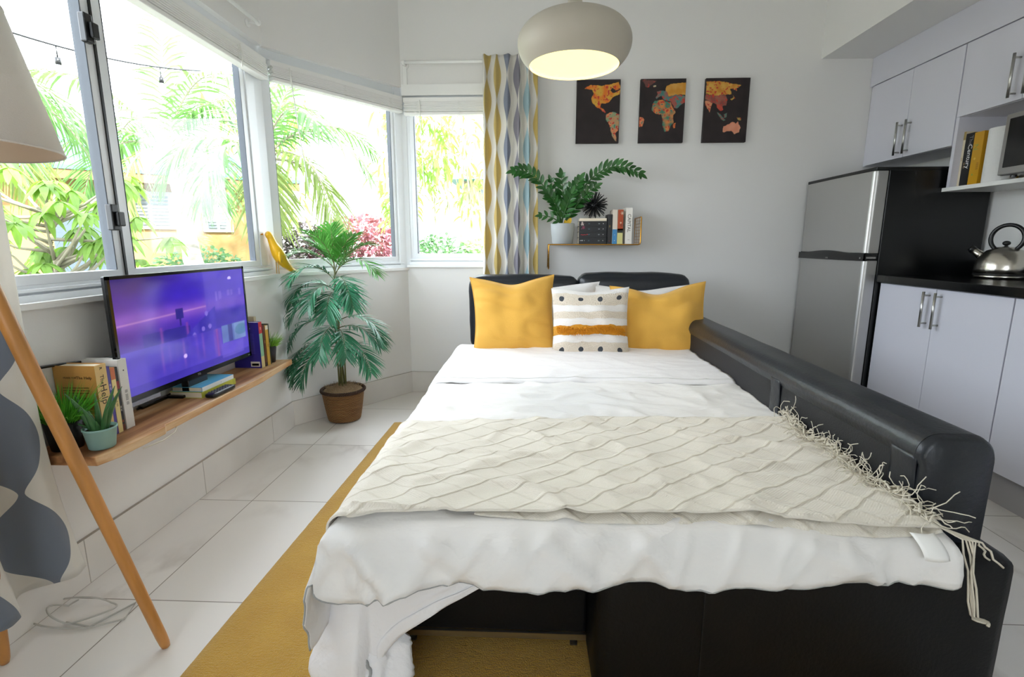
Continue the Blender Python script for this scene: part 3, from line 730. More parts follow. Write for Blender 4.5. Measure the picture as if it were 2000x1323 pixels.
# ---------------------------------------------------------------- tripod floor lamp
M_wood = mat('lamp_oak', '#bd8344', .42, bump=.06, bscale=20, var=.16, vscale=5, aniso=(6, 6, .7))
M_shade = mat('linen_shade', '#e2dad1', .8, bump=.2, bscale=400); M_sh2 = mat('shade_lining', '#efdcc8', .8)
fl = thing('tripod_floor_lamp', 'floor lamp with wooden tripod legs and a pale linen drum shade at the left edge', 'lamp', (-1.17, 1.0, 0))
apex = V((-1.19, 1.0, 1.245))
for fx, fy in ((-1.005, 1.177), (-1.395, 1.106), (-1.13, .76)):
    f = V((fx, fy, .004)); d = (apex - f); top = f + d * 1.0
    MB().tube([f + d * k for k in (0, .01, .03, .35, .7, 1)], [.010, .0125, .0135, .0155, .0165, .0165], 20).build('leg', M_wood, fl, smooth=True)
MB().lathe([(0, 0), (.036, 0), (.04, .006), (.04, .03), (.03, .04), (.014, .045), (.012, .10), (0, .10)], (apex.x, apex.y, apex.z - .02), 32).build('hub', M_chrome, fl, smooth=True)
sc_ = (-1.222, 1.01); zb, zt = 1.292, 1.575
MB().lathe([(.222, zb), (.158, zt), (.1575, zt)], (sc_[0], sc_[1], 0), 72).build('lamp_shade', M_shade, fl, smooth=True, solid=.002)
MB().lathe([(.2195, zb + .001), (.1555, zt - .001)], (sc_[0], sc_[1], 0), 72).build('shade_lining', M_sh2, fl, smooth=True)
for rq, zq in ((.222, zb), (.158, zt)): MB().tube([(sc_[0] + rq * cos(a), sc_[1] + rq * sin(a), zq) for a in [2 * pi * i / 72 for i in range(72)]], .0022, 6, closed=True).build('shade_rim', M_shade, fl, smooth=True)
b = MB()
for a in (0, 2.09, 4.19): b.tube([(sc_[0], sc_[1], zb + .05), (sc_[0] + .156 * cos(a), sc_[1] + .156 * sin(a), zt - .01)], .002, 5)
b.tube([(apex.x, apex.y, apex.z + .06), (sc_[0], sc_[1], zb + .08)], .018, 12); b.build('socket', M_white, fl, smooth=True)
# cable on the floor
pts = []
for i in range(46):
    t = i / 45; a = t * 9.5 + 2; r = .07 + .05 * t
    pts.append((-1.36 + r * cos(a) * (1 + .4 * t) + .10 * t * 0, 1.29 + r * sin(a) * .55, .006 + .03 * abs(sin(a * 1.3)) * (1 - t)))
pts += [(-1.22, 1.34, .006), (-1.20, 1.27, .006), (-1.27, 1.235, .006), (-1.36, 1.25, .006)]
tag(MB().tube(pts, .0026, 8).build('charging_cable', mat('cable_grey_white', '#b9b7b0', .6), smooth=True), 'thin white cable coiled on the floor under the near curtain', 'cable')
# ---------------------------------------------------------------- kitchen
M_cab = mat('cabinet_white', '#d9d9e4', .35); M_cabs = mat('cabinet_edge', '#a8a6a8', .5)
def steel_mat():
    m = mat('fridge_steel', '#b9b8b6', .36, .8); g = G(m); vec, x, y, z = g.uv('Object')
    g.L.new(g.bump(g.noise(vec, 8, 3, (1, 1, 90)), .08, .002), g.bsdf().inputs['Normal']); return m
M_fst = steel_mat()
def handle(parent, x, y, z0, z1, m=None):     # bar handle standing off the door (doors face -x)
    b = MB(); b.tube([(x - .032, y, z0), (x - .032, y, z1)], .006, 14)
    for z in (z0 + .018, z1 - .018): b.tube([(x - .032, y, z), (x, y, z)], .0042, 10)
    return b.build('handle', M_chrome, parent, smooth=True)
def cabinet(name, label, x0, x1, y0, y1, z0, z1, doors, grp, hz, shelf=None):
    r = thing(name, label, 'cabinet', (x0, (y0 + y1) / 2, z0), grp)
    MB().box(x0 + .02, x1 - .003, y0, y1, z0, z1).build('body', M_cab, r, bevel=.001)
    n = doors; w_ = (y1 - y0) / n
    for i in range(n):
        a, c = y0 + i * w_ + .0015, y0 + (i + 1) * w_ - .0015
        d = MB().box(x0, x0 + .018, a, c, z0 + .001, z1 - .002).build('door', M_cab, r, bevel=.0012)
        if hz: handle(d, x0, (c - .035) if i % 2 == 0 else (a + .035), *hz)
    return r
cabinet('wall_cabinet', 'white wall cabinet directly above the fridge', 2.2, XR, 2.895, 3.615, 1.605, 2.10, 2, 'white wall cabinets', (1.62, 1.81))
cabinet('wall_cabinet', 'white wall cabinet above the open shelf with books and microwave', 2.2, XR, 2.175, 2.890, 1.742, 2.10, 2, 'white wall cabinets', (1.755, 1.945))
cabinet('wall_cabinet', 'white wall cabinet nearest the camera at the right edge', 2.2, XR, 1.455, 2.170, 1.742, 2.10, 2, 'white wall cabinets', (1.755, 1.945))
tag(MB().box(2.2, XR, 1.3, 3.648, 2.104, 2.279).build('kitchen_fascia', M_cab), 'long white filler panel between the wall cabinets and the bulkhead', 'panel')
tag(MB().box(2.215, XR, 3.617, 3.648, 1.605, 2.10).build('corner_strip', M_cab), 'narrow white strip between the wall cabinet and the corner', 'panel')
# open shelf unit
r = thing('open_shelf', 'white open wall shelf holding books, a paper roll and the microwave', 'shelf', (2.2, 2.3, 1.385))
MB().box(2.2, XR, 1.455, 2.985, 1.372, 1.392).build('board', M_white, r, bevel=.001)
MB().box(2.2, XR, 2.868, 2.888, 1.392, 1.742).build('side_panel', M_cab, r)
for i, (y0, y1) in enumerate(((2.107, 2.905), (1.305, 2.103), (.503, 1.301))):
    cabinet('base_cabinet', ['white base cabinet beside the black fridge side', 'white base cabinet behind the armrest end', 'white base cabinet nearest the camera, outside the right edge'][i], 1.94, XR, y0, y1, .155, .885, 2, 'white base cabinets', (.695, .868))
tag(MB().box(2.0, XR - .003, .5, 2.905, 0, .154).build('plinth', M_cabs), 'recessed plinth under the white base cabinets', 'plinth')
M_top = mat('black_granite', '#08090a', .16, bump=.02, bscale=200)
r = thing('worktop', 'glossy black worktop with a low upstand running along the kitchen wall', 'worktop', (2.2, 1.7, .887))
MB().box(1.915, XR - .001, .5, 2.906, .888, .928).build('slab', M_top, r, bevel=.003)
MB().box(XR - .02, XR - .001, .5, 2.885, .928, 1.01).build('upstand', M_top, r, bevel=.002)
# fridge
M_fside = mat('fridge_black_side', '#07080a', .3)
fr = thing('fridge', 'two-door fridge with brushed steel doors and black sides', 'fridge', (2.1, 3.25, 0))
fy0, fy1 = 2.915, 3.605
MB().box(1.915, 2.46, fy0, fy1, .03, 1.49).build('body', M_fside, fr, bevel=.006)
def fdoor(z0, z1):
    # plan profile: gently bowed front with rounded near edge
    poly = []; xf, xb = 1.84, 1.912
    poly = [(xb, fy0), (xf + .028, fy0 + .0)]
    for k in range(7):
        a = k / 6 * pi / 2; poly.append((xf + .024 - .024 * sin(a) * 1.0, fy0 + .026 - .026 * cos(a)))
    for k in range(1, 9): t = k / 9; poly.append((xf - .008 * sin(pi * t), fy0 + .026 + (fy1 - fy0 - .052) * t))
    for k in range(7):
        a = k / 6 * pi / 2; poly.append((xf + .024 - .024 * cos(a), fy1 - .026 + .026 * sin(a)))
    poly += [(xb, fy1)]
    return MB().prism(poly[::-1], z0, z1)
d1 = fdoor(1.045, 1.485).build('freezer_door', M_fst, fr, bevel=.003); d2 = fdoor(.06, 1.005).build('fridge_door', M_fst, fr, bevel=.003)
MB().box(1.845, 2.46, fy0, fy1, 1.486, 1.505).build('top_cap', M_black, fr, bevel=.004)
b = MB()
def hf(u, v):
    y = fy0 + (fy1 - fy0) * u; top = 1.043 + .014 * sin(pi * min(1, max(0, (u - .12) / .76))) ** 1.5; z = 1.003 + (top - 1.003) * v
    return (1.834 - .016 * sin(pi * u) * (1 - (v * 2 - 1) ** 2 * .5), y, z)
b.grid(hf, 40, 8); b.box(1.845, 1.91, fy0 + .004, fy1 - .004, 1.004, 1.046); b.build('handle_trim', M_gloss, fr, smooth=False, solid=.004)
MB().box(1.848, 1.9, fy0 - .003, fy0 + .0, 1.016, 1.026).build('hinge', M_chrome, fr)
MB().box(1.83, 1.834, fy0 + .02, fy0 + .10, 1.015, 1.024).build('chrome_accent', M_chrome, d2)
b = MB().text('IIIIIIIII', .012, frame((1.817, 3.24, 1.013), (0, -1, 0), (0, 0, 1)), 0); b.build('logo', M_chrome, fr)
MB().box(1.86, 1.915, fy0 + .01, fy1 - .01, .0, .058).build('kick_plate', M_black, fr)
# kettle
kx, ky, kz = 2.325, 2.62, .9285
M_ket = mat('kettle_steel', '#c9c4ba', .22, 1.)
kt = thing('kettle', 'stainless steel kettle with a black loop handle on the black worktop', 'kettle', (kx, ky, kz))
pf = [(0, 0), (.098, 0), (.104, .006), (.106, .016), (.100, .018), (.100, .022), (.107, .024), (.108, .05), (.103, .085), (.090, .115), (.068, .137), (.045, .146), (.043, .149), (.030, .154), (0, .158)]
MB().lathe(pf, (kx, ky, kz), 48).build('body', M_ket, kt, smooth=True)
MB().lathe([(.1005, .0165), (.1085, .0175), (.1085, .0225), (.1005, .0235)], (kx, ky, kz), 48).build('base_ring', M_black, kt, smooth=True)
b = MB(); b.ball((kx, ky, kz + .172), .016, 10, sc3=(1, 1, .75)); b.tube([(kx, ky, kz + .155), (kx, ky, kz + .17)], .007, 10); b.build('lid_knob', M_black, kt, smooth=True)
sd = V((-.55, .83, 0)).normalized()
hp = [(V((kx, ky, kz)) + sd * (.062 * sin(a)) + V((0, 0, .195 - .062 * cos(a) * 1.05))) for a in [R(35 + i * 290 / 30) for i in range(31)]]
b = MB(); b.tube(hp, .0095, 12)
for e in (hp[0], hp[-1]):
    q = e.copy(); q.z = kz + .138; b.tube([e, q], .0085, 10)
b.build('handle', M_black, kt, smooth=True)
s0 = V((kx, ky, kz + .10)) + sd * .075; s1 = V((kx, ky, kz + .142)) + sd * .128
MB().tube([s0, s0.lerp(s1, .5), s1], [.024, .018, .0155], 20).build('spout', M_ket, kt, smooth=True)
MB().tube([s1 - (s1 - s0) * .15, s1 + (s1 - s0) * .12], .018, 16).build('whistle_cap', M_black, kt, smooth=True)
# microwave
mw = thing('microwave', 'silver microwave with a dark glass door on the open shelf', 'microwave', (2.3, 2.3, 1.392))
MB().box(2.13, 2.44, 2.01, 2.50, 1.402, 1.668).build('body', mat('microwave_steel', '#8d8c8c', .35, .7), mw, bevel=.006)
MB().box(2.120, 2.132, 2.15, 2.498, 1.404, 1.666).build('door', mat('microwave_door', '#a9a8a6', .3, .8), mw, bevel=.004)
MB().box(2.1165, 2.121, 2.18, 2.475, 1.435, 1.645).build('door_glass', M_gloss, mw, bevel=.003)
MB().box(2.118, 2.132, 2.013, 2.146, 1.404, 1.666).build('control_panel', M_black, mw, bevel=.003)
for y in (2.05, 2.46):
    for x in (2.16, 2.41): MB().tube([(x, y, 1.3925), (x, y, 1.404)], .012, 12).build('foot', M_black, mw)
# paper towel roll
pr_ = thing('paper_towel_roll', 'white paper towel roll standing between the books and the microwave', 'paper roll', (2.31, 2.65, 1.392))
MB().lathe([(.02, 0), (.06, 0), (.062, .003), (.062, .252), (.06, .255), (.02, .255), (.02, 0)], (2.27, 2.665, 1.3925), 40).build('roll', mat('paper_towel', '#eeeeee', .9, bump=.3, bscale=150), pr_, smooth=True)
MB().lathe([(.0195, .001), (.0195, .254), (.018, .254), (.018, .001)], (2.27, 2.665, 1.3925), 24).build('tube_core', mat('cardboard', '#a98b62', .9), pr_)
# ---------------------------------------------------------------- wooden wall shelf
def wood_mat():
    m = mat('acacia_wood', '#b98a56', .45); g = G(m); vec, x, y, z = g.uv('Object')
    n = g.noise(vec, 2.2, 5, (9, .8, 9)); r = g.n('ShaderNodeValToRGB'); e = r.color_ramp.elements
    for i, (p, c) in enumerate(((.34, '#7a4d2c'), (.45, '#b07c50'), (.54, '#cf9f6c'), (.66, '#e6c69b'))):
        q = e[i] if i < 2 else e.new(p); q.position = p; q.color = (*lin(c), 1)
    g.L.new(n, r.inputs[0]); k = g.noise(vec, 30, 3, (4, .5, 4)); c = g.mix(g.m('MULTIPLY', k, .35), r.outputs[0], '#8a5a34')
    g.L.new(c, g.bsdf().inputs['Base Color']); return m
M_aca = wood_mat()
SZ = .50
b = MB(); pts = []
N_ = 60
for i in range(N_ + 1):      # live front edge, with one broken step in the board
    y = 1.305 + 1.245 * i / N_; x = -1.222 - .006 * nz(y, 0, 2, 4) - (.012 if y > 1.56 else 0) - .03 * max(0, (y - 2.2) / .35) + .018 * (1 - min(1, (y - 1.305) / .06)) * -1
    pts.append((x, y))
poly = [(XL + .001, 1.305)] + pts + [(XL + .001, 2.50)]
b.prism(poly, SZ - .028, SZ)
shelf = tag(b.build('wall_shelf', M_aca, bevel=.003), 'rough-edged wooden wall shelf under the window carrying the television', 'shelf')
tag(MB().tube([(-1.21, 1.44, .470), (-1.205, 1.52, .465), (-1.21, 1.58, .469), (-1.23, 1.62, .471), (-1.30, 1.66, .4715)], .0022, 6).build('cable', mat('cable_pale', '#c9c2b2', .6), smooth=True), 'thin pale cable dangling under the near end of the wooden shelf', 'cable')
# ---------------------------------------------------------------- books
M_pages = mat('book_pages', '#e9dfc8', .85, bump=.2, bscale=40, aniso=(1, 1, 60)); M_pagew = mat('book_pages_white', '#f0efe9', .85)
def book(label, t, h, d, col, loc, rz=0., spine=(), face=(), rot=None, group=None, pages=None, bands=(), name='book', sp=None, back=None):
    r = thing(name, label, 'book', (0, 0, 0), group); ct = .0016
    mats = [mat('cover', col, .4)]
    def mi(c):
        mats.append(mat('print', c, .45)); return len(mats) - 1
    b = MB(); b.box(-d, 0, 0, ct, 0, h).box(-d, 0, t - ct, t, 0, h).box(-ct * 1.5, 0, ct, t - ct, 0, h)
    if sp: b.box(-.0005, .0004, .0, t, 0, h, mi(sp))
    for z0, z1, c in bands: b.box(-.001, .0006, 0.0004, t - .0004, z0 * h, z1 * h, mi(c))
    cache = {}
    for s_, size, z, c, *o in spine:
        if c not in cache: cache[c] = mi(c)
        b.text(s_, size, frame((.0008, t * (o[0] if o else .5), z * h), (0, 0, -1), (0, 1, 0)), cache[c], ext=.0002)
    for s_, size, x, z, c in face:
        if c not in cache: cache[c] = mi(c)
        if s_ == '#': b.box(-d + d * x, -d + d * (x + size[0]), -.0004, .0004, z * h, (z + size[1]) * h, cache[c])
        else: b.text(s_, size, frame((-d + d * x, -.0004, z * h), (1, 0, 0), (0, 0, 1)), cache[c], ext=.0002)
    b.build('cover', mats, r)
    MB().box(-d + .002, -ct * 1.5, ct, t - ct, .003, h - .003).build('pages', pages or M_pages, r)
    r.location = loc; r.rotation_euler = rot if rot else (0, 0, rz)
    return r
SX = -1.322
txt = [('#', (.62, .012), .18, .70 - .035 * i, '#6b4a22') for i in range(3)] + [('#', (.5, .012), .28, .56 - .035 * i, '#6b4a22') for i in range(6)]
book('thick tan paperback standing at the left end of the wooden shelf, front of its row', .041, .235, .132, '#c8924a', (SX, 1.433, SZ), 0,
     [('The', .019, .80, '#3a2a18'), ('Help', .033, .60, '#3a2a18'), ('R', .014, .95, '#2b2118')], [('PRAISE FOR', .008, .38, .84, '#5a3c1c'), ('The Help', .013, .72, .84, '#3a2418')] + txt, group=None, sp='#d9b878')
book('thin purple paperback right of the thick tan one', .012, .222, .128, '#3c3277', (SX - .002, 1.4755, SZ), 0, [('IIlI lIlIl', .0085, .70, '#d8cfe8'), ('IlIIl', .006, .45, '#d8cfe8')], bands=((0, .42, '#4a3a8c'),), sp='#4d4390')
book('narrow cream and orange paperback between the purple and black spines', .017, .214, .128, '#d9a96a', (SX - .002, 1.489, SZ), 0, [('IIl lIIlI', .009, .45, '#6b4a24')], bands=((.82, 1, '#c96f45'),), sp='#e4cf8e')
book('slim black paperback leaning on the white book beside the television', .013, .212, .128, '#1f2024', (SX - .006, 1.508, SZ), 0, [('IIlI IIII', .008, .35, '#d8d4cc'), ('lIlII', .007, .15, '#c9602f')], bands=((.66, .78, '#8c2f34'), (.0, .1, '#6b3a2a')))
book('white hardback nearest the television in the left row', .034, .232, .132, '#eceae6', (SX - .004, 1.524, SZ), 0, [('lIl IlIIlI lII', .015, .45, '#3d3d3f'), ('•', .02, .84, '#2b2b2b')], sp='#d8d6d0', pages=M_pagew)
0 and book('dark brown book behind the grass pot at the far left of the shelf', .030, .215, .12, '#3a2420', (SX - .012, 1.395, SZ), 0)
# right group
book('big indigo paperback just right of the television', .030, .226, .134, '#33288c', (-1.318, 2.352, SZ), 0, [('IIIII', .011, .86, '#f0e7da')],
     [('D E A T H', .0085, .55, .86, '#d9b9d8'), ('#', (.34, .11), .60, .03, '#e2dcd4'), ('#', (.26, .05), .64, .05, '#6b4f50')] + [('#', (.62, .008), .18, .74 - .032 * i, '#5a4fb8') for i in range(14)], bands=((.75, 1, '#c3313c'), (.25, .75, '#8fc0a0'), (0, .25, '#d8c88e')), name='book')
book('brown and maroon paperback in the right row on the wooden shelf', .018, .205, .130, '#5d2f22', (-1.316, 2.385, SZ), 0, [('lIIlIlI', .009, .6, '#d9a96a')], bands=((0, .1, '#2b1614'),))
book('yellow paperback in the right row on the wooden shelf', .024, .200, .130, '#d0a63f', (-1.314, 2.405, SZ), 0, [('IlIIl', .012, .5, '#5c3c18')], bands=((.9, 1, '#efe7d6'),))
book('thin dark green paperback at the right end of the shelf row', .012, .206, .130, '#2b3427', (-1.316, 2.431, SZ), 0, [('IlIIl lIII', .007, .5, '#c9c08a')])
book('pale book whose top shows behind the indigo one', .02, .238, .06, '#cdbf9f', (-1.39, 2.446, SZ), 0)
# two books lying in front of the television (rotated flat: thickness becomes height)
def flat(x, y, z, ang):   # local y -> up
    return (Matrix.Translation(V((x, y, z))) @ Matrix.Rotation(ang, 4, 'Z') @ Matrix(((1, 0, 0, 0), (0, 0, -1, 0), (0, 1, 0, 0), (0, 0, 0, 1))))
def setm(o, M): o.matrix_world = M; return o
def flatbook(*a, M=None, **k):
    r = book(*a, **k); r.rotation_mode = 'QUATERNION'; l_, q, s_ = M.decompose(); r.location = l_; r.rotation_quaternion = q; return r
flatbook('green-spined paperback lying under the blue-topped book before the television', .024, .215, .135, '#b9bb46', (0, 0, 0), M=flat(-1.286, 2.075, SZ, R(-2)), bands=((.1, .9, '#c6c84c'),), spine=[('lIIlIl IlI', .010, .5, '#55662a')], group=None)
flatbook('blue-topped white book lying on the green-spined one before the television', .018, .205, .125, '#58b2d6', (0, 0, 0), M=flat(-1.292, 2.072, SZ + .0242, R(-1)), bands=((0, 1, '#e8eaea'),), spine=[('•', .010, .4, '#555')] if False else [('i', .010, .42, '#444444')])
# remote
rm = thing('remote_control', 'black remote control lying on the wooden shelf before the television', 'remote', (-1.262, 1.93, SZ))
MB().soft((-1.262, 1.93, SZ + .0105), (.040, .150, .019), .008, 8).build('body', M_black, rm, smooth=True)
b = MB()
for i in range(7):
    for j in range(3): b.soft((-1.273 + .011 * j, 1.875 + .018 * i, SZ + .0205), (.007, .009, .003), .0012, 3)
b.build('buttons', mat('button_grey', '#3c3d45', .5), rm, smooth=True)
# ---------------------------------------------------------------- television
tv = thing('television', 'flat-screen television showing a purple city scene on the wooden shelf', 'television', (-1.36, 1.93, SZ))
tx, ty0, ty1, tz0, tz1 = -1.345, 1.548, 2.315, .572, .996
MB().box(tx - .018, tx - .002, ty0, ty1, tz0, tz1).box(tx - .055, tx - .018, ty0 + .12, ty1 - .12, tz0 + .03, tz1 - .12).build('casing', M_black, tv, bevel=.003)
b = MB(); w_ = .011
b.box(tx - .006, tx + .002, ty0, ty1, tz1 - w_, tz1).box(tx - .006, tx + .002, ty0, ty1, tz0, tz0 + .019).box(tx - .006, tx + .002, ty0, ty0 + w_, tz0, tz1).box(tx - .006, tx + .002, ty1 - w_, ty1, tz0, tz1)
b.text('TCL', .011, frame((tx + .0024, 1.93, tz0 + .009), (0, 1, 0), (0, 0, 1)), 1); b.box(tx, tx + .0026, ty1 - .028, ty1 - .012, tz0 + .006, tz0 + .010, 1)
b.build('bezel', [M_gloss, M_chrome], tv, bevel=.001)
def tvcol(s, t):
    # s left..right, t top..bottom; a dusk city in purples
    def mx(a, b_, k): k = max(0, min(1, k)); return tuple(x * (1 - k) + y * k for x, y in zip(a, b_))
    c = mx((.20, .07, .42), (.16, .07, .62), s * 1.6)
    c = mx(c, (.55, .33, .66), exp(-((t - .36) / .09) ** 2) * .75)
    c = mx(c, (.10, .05, .25), exp(-(((s - .12) / .25) ** 2 + ((t - .0) / .14) ** 2)))
    c = mx(c, (.14, .06, .62), exp(-(((s - .42) / .2) ** 2 + ((t - .17) / .1) ** 2)) * .8)
    hor = .39 - .06 * s
    if s < .62: c = mx(c, (.85, .62, .70), .55 * exp(-((t - hor) / .008) ** 2))
    if s > .62: c = mx(c, (.30, .24, .66), .55)
    sk = .33 - .05 * sin(s * 9)
    if s > .68 and .22 < t < sk and (sin(s * 160) + sin(s * 61)) > .3: c = mx(c, (.62, .55, .80), .35)
    if t > .40 and s > .66 and t < .62 + .04 * nz(s, t, 1, 9): c = mx(c, (.12, .08, .50), .8 * min(1, (t - .40) * 20))
    # water tower
    if abs(s - .405) < .028 and .33 < t < .43: c = (.10, .08, .38)
    if abs(s - .405) < .006 and .43 <= t < .50: c = (.09, .06, .32)
    # buildings
    if .14 < s < .26 and t > .50: c = (.10, .07, .42)
    if .255 < s < .47 and t > .50 + .10 * abs(s - .36): c = (.09, .07, .40)
    for xx in (.262, .45):
        if .47 < t < .66: c = mx(c, (.50, .20, .50), .8 * exp(-((s - xx) / .010) ** 2))
    if .44 < s < .70 and t > .60 - .9 * (s - .44): c = mx((.13, .10, .52), (.20, .16, .60), sin(s * 40))
    for xx, yy in ((.615, .43), (.575, .58), (.635, .57), (.50, .62)):
        if (s - xx) ** 2 * 3 + (t - yy) ** 2 < .0006: c = (.45, .38, .72)
    if t > .62:
        base = mx((.22, .16, .62), (.26, .20, .70), (t - .62) * 2)
        c = mx(c, base, .75)
        for i in range(11):
            xx = .25 + i * .052
            c = mx(c, (.70, .36, .62), .5 * exp(-((s - xx) / .009) ** 2) * (.5 + .5 * sin(i * 2.3 + 1)) * max(0, 1 - abs(t - .76) / .16) ** .5)
        c = mx(c, (.58, .22, .52), .8 * exp(-((s - .69) / .014) ** 2) * (t < .92))
    if (s - .41) ** 2 * 3 + (t - .80) ** 2 < .0005: c = (.98, .85, .98)
    if t > .93: c = mx(c, (.10, .06, .45), .7)
    if .735 < s < .975 and .60 < t < .80:
        c = (.30, .46, .58)
        if s > .86: c = (.26, .52, .50) if (s - .93) ** 2 + (t - .69) ** 2 < .004 else (.42, .60, .66)
        if abs(s - .82) < .02: c = (.12, .20, .36)
    if .72 < s < .94 and .80 < t < .96: c = mx(c, (.42, .34, .78), .5)
    if (s - .86) ** 2 + (t - .09) ** 2 < .0003: c = (.8, .75, .95)
    c = mx(c, (.32, .27, .62), .30 + .15 * max(0, min(1, (t - .45) * 4)))
    n_ = .06 * nz(s, t, 2, 12)
    return tuple(max(0, x * (1 + n_)) for x in c)
b = MB(); nu, nv = 230, 130; b.grid(lambda u, v: (tx + .0006, ty0 + w_ + (ty1 - ty0 - 2 * w_) * u, tz0 + .019 + (tz1 - w_ - tz0 - .019) * v), nu, nv)
b.col = [tuple(q ** 2.2 * 1.2 for q in tvcol(i / nu, 1 - j / nv)) for j in range(nv + 1) for i in range(nu + 1)]
ms = mat('tv_screen', '#000000', .10, attr='Col', es=.45); gg = G(ms); 
for l_ in list(gg.L):
    if l_.to_socket == gg.bsdf().inputs['Base Color']: gg.L.remove(l_)
gg.bsdf().inputs['Base Color'].default_value = (.01, .01, .012, 1); gg.bsdf().inputs['Specular IOR Level'].default_value = .6
b.build('screen', ms, tv)
b = MB(); b.box(tx - .035, tx - .005, 1.87, 1.99, SZ + .01, tz0 + .04); b.prism([(-1.44, 1.76), (-1.262 - .035, 1.73), (-1.262 - .035, 2.13), (-1.44, 2.10)][::-1], SZ, SZ + .008) if False else b.prism([(-1.445, 1.72), (-1.445, 2.14), (-1.43, 2.16), (-1.435, 1.70)][::-1], SZ, SZ + .01)
b.box(-1.445, -1.425, 1.72, 2.14, SZ, SZ + .012).box(-1.44, tx - .02, 1.85, 2.01, SZ + .0005, SZ + .012); b.build('stand', M_gloss, tv, bevel=.003)
MB().box(tx - .02, tx + .004, ty0 + .01, ty0 + .16, tz0 - .016, tz0 - .001).build('speaker_strip', mat('grey_plastic', '#8b8c98', .5), tv, bevel=.002)
pts = [(XL + .008, 1.12 + .9 * t, .735 - .02 * t + .012 * sin(t * 7)) for t in [i / 24 for i in range(20)]] + [(-1.43, 1.86, .70)]
tag(MB().tube(pts, .0045, 8).build('power_cable', M_black, smooth=True), 'black cable running along the white wall behind the books to the television', 'cable')
tag(MB().box(XL, XL + .02, 1.335, 1.36, .72, .745).build('cable_clip', M_white, bevel=.002), 'small white clip holding the black cable on the wall', 'clip')
# ---------------------------------------------------------------- small potted plants
M_gr = mat('grass_green', '#5fae33', .5, var=.3, vscale=30); M_gr2 = mat('grass_lime', '#7db13a', .5, var=.3, vscale=30)
def grass_pot(name, label, c, rt, rb, h, mp, mg, n, gl, lean, seed, cat='potted plant', square=False):
    r = thing(name, label, cat, c); rn = random.Random(seed)
    prof = [(0, 0), (rb, 0), (rt, h), (rt - .003, h), (rt - .006, h - .012), (0, h - .012)]
    MB().lathe(prof, c, 4 if square else 36, M=None).build('pot', mp, r, smooth=not square)
    b = MB()
    for i in range(n):
        a = rn.uniform(0, 2 * pi); q = rt * .8 * sqrt(rn.random()); p = V((c[0] + q * cos(a), c[1] + q * sin(a), c[2] + h - .013))
        o = rn.uniform(.1, .75); d = V((cos(a) * o + rn.uniform(-.2, .2) + lean[0], sin(a) * o + rn.uniform(-.2, .2) + lean[1], 1))
        leaf(b, p, d, (rn.uniform(-1, 1), rn.uniform(-1, 1), .2), gl * rn.uniform(.55, 1.1), .0048, rn.uniform(.0, .5), 0, 4, .1, .8)
    b.build('grass', mg, r, kind='stuff'); return r
grass_pot('potted_grass', 'bushy artificial grass in a black pot at the left end of the wooden shelf', (-1.385, 1.372, SZ), .048, .038, .085, mat('pot_black', '#0a0a0b', .5), M_gr, 460, .145, (.2, -.1), 3)
grass_pot('potted_grass', 'small lime grass tuft in a dark pot at the right end of the wooden shelf', (-1.345, 2.482, SZ), .036, .026, .085, mat('pot_dark', '#26262a', .5), M_gr2, 240, .10, (.15, .15), 5)
al = thing('potted_aloe', 'little aloe in a pale teal pot at the left end of the wooden shelf', 'potted plant', (-1.288, 1.372, SZ))
ac = (-1.283, 1.378, SZ)
MB().lathe([(0, 0), (.030, 0), (.033, .003), (.041, .058), (.043, .059), (.043, .064), (.040, .064), (.038, .054), (0, .054)], ac, 48).build('pot', mat('pot_teal', '#8fb5ae', .55), al, smooth=True)
MB().lathe([(0, .0545), (.038, .0545)], ac, 24).build('gravel', mat('gravel', '#4b4438', .9, bump=.8, bscale=200), al)
M_aloe = mat('aloe_green', '#3e6b3c', .4, var=.2, vscale=40); rn = random.Random(2)
for i, (a, o, L_, w_) in enumerate(((2.9, .55, .15, .030), (3.6, .30, .155, .034), (4.7, .25, .11, .03), (1.2, .20, .15, .030), (.3, .30, .165, .026), (-.4, .45, .12, .02), (5.3, .5, .06, .02), (2.3, .25, .13, .026), (3.3, 1.7, .09, .010))):
    b = MB(); L_ *= .88; w_ *= .88; k = 10; pts = []; p = V((ac[0] + .013 * cos(a), ac[1] + .013 * sin(a), SZ + .051)); d = V((cos(a) * o, sin(a) * o, 1)).normalized()
    for j in range(k + 1): pts.append(p.copy()); p = p + d * L_ / k; d = (d + V((cos(a), sin(a), -.1)) * .03).normalized()
    rr_ = [w_ / 2 * (1 - (j / k) ** 1.7) * .75 + .0006 for j in range(k + 1)]; b.tube(pts, rr_, 8); b.build('leaf', M_aloe, al, smooth=True)
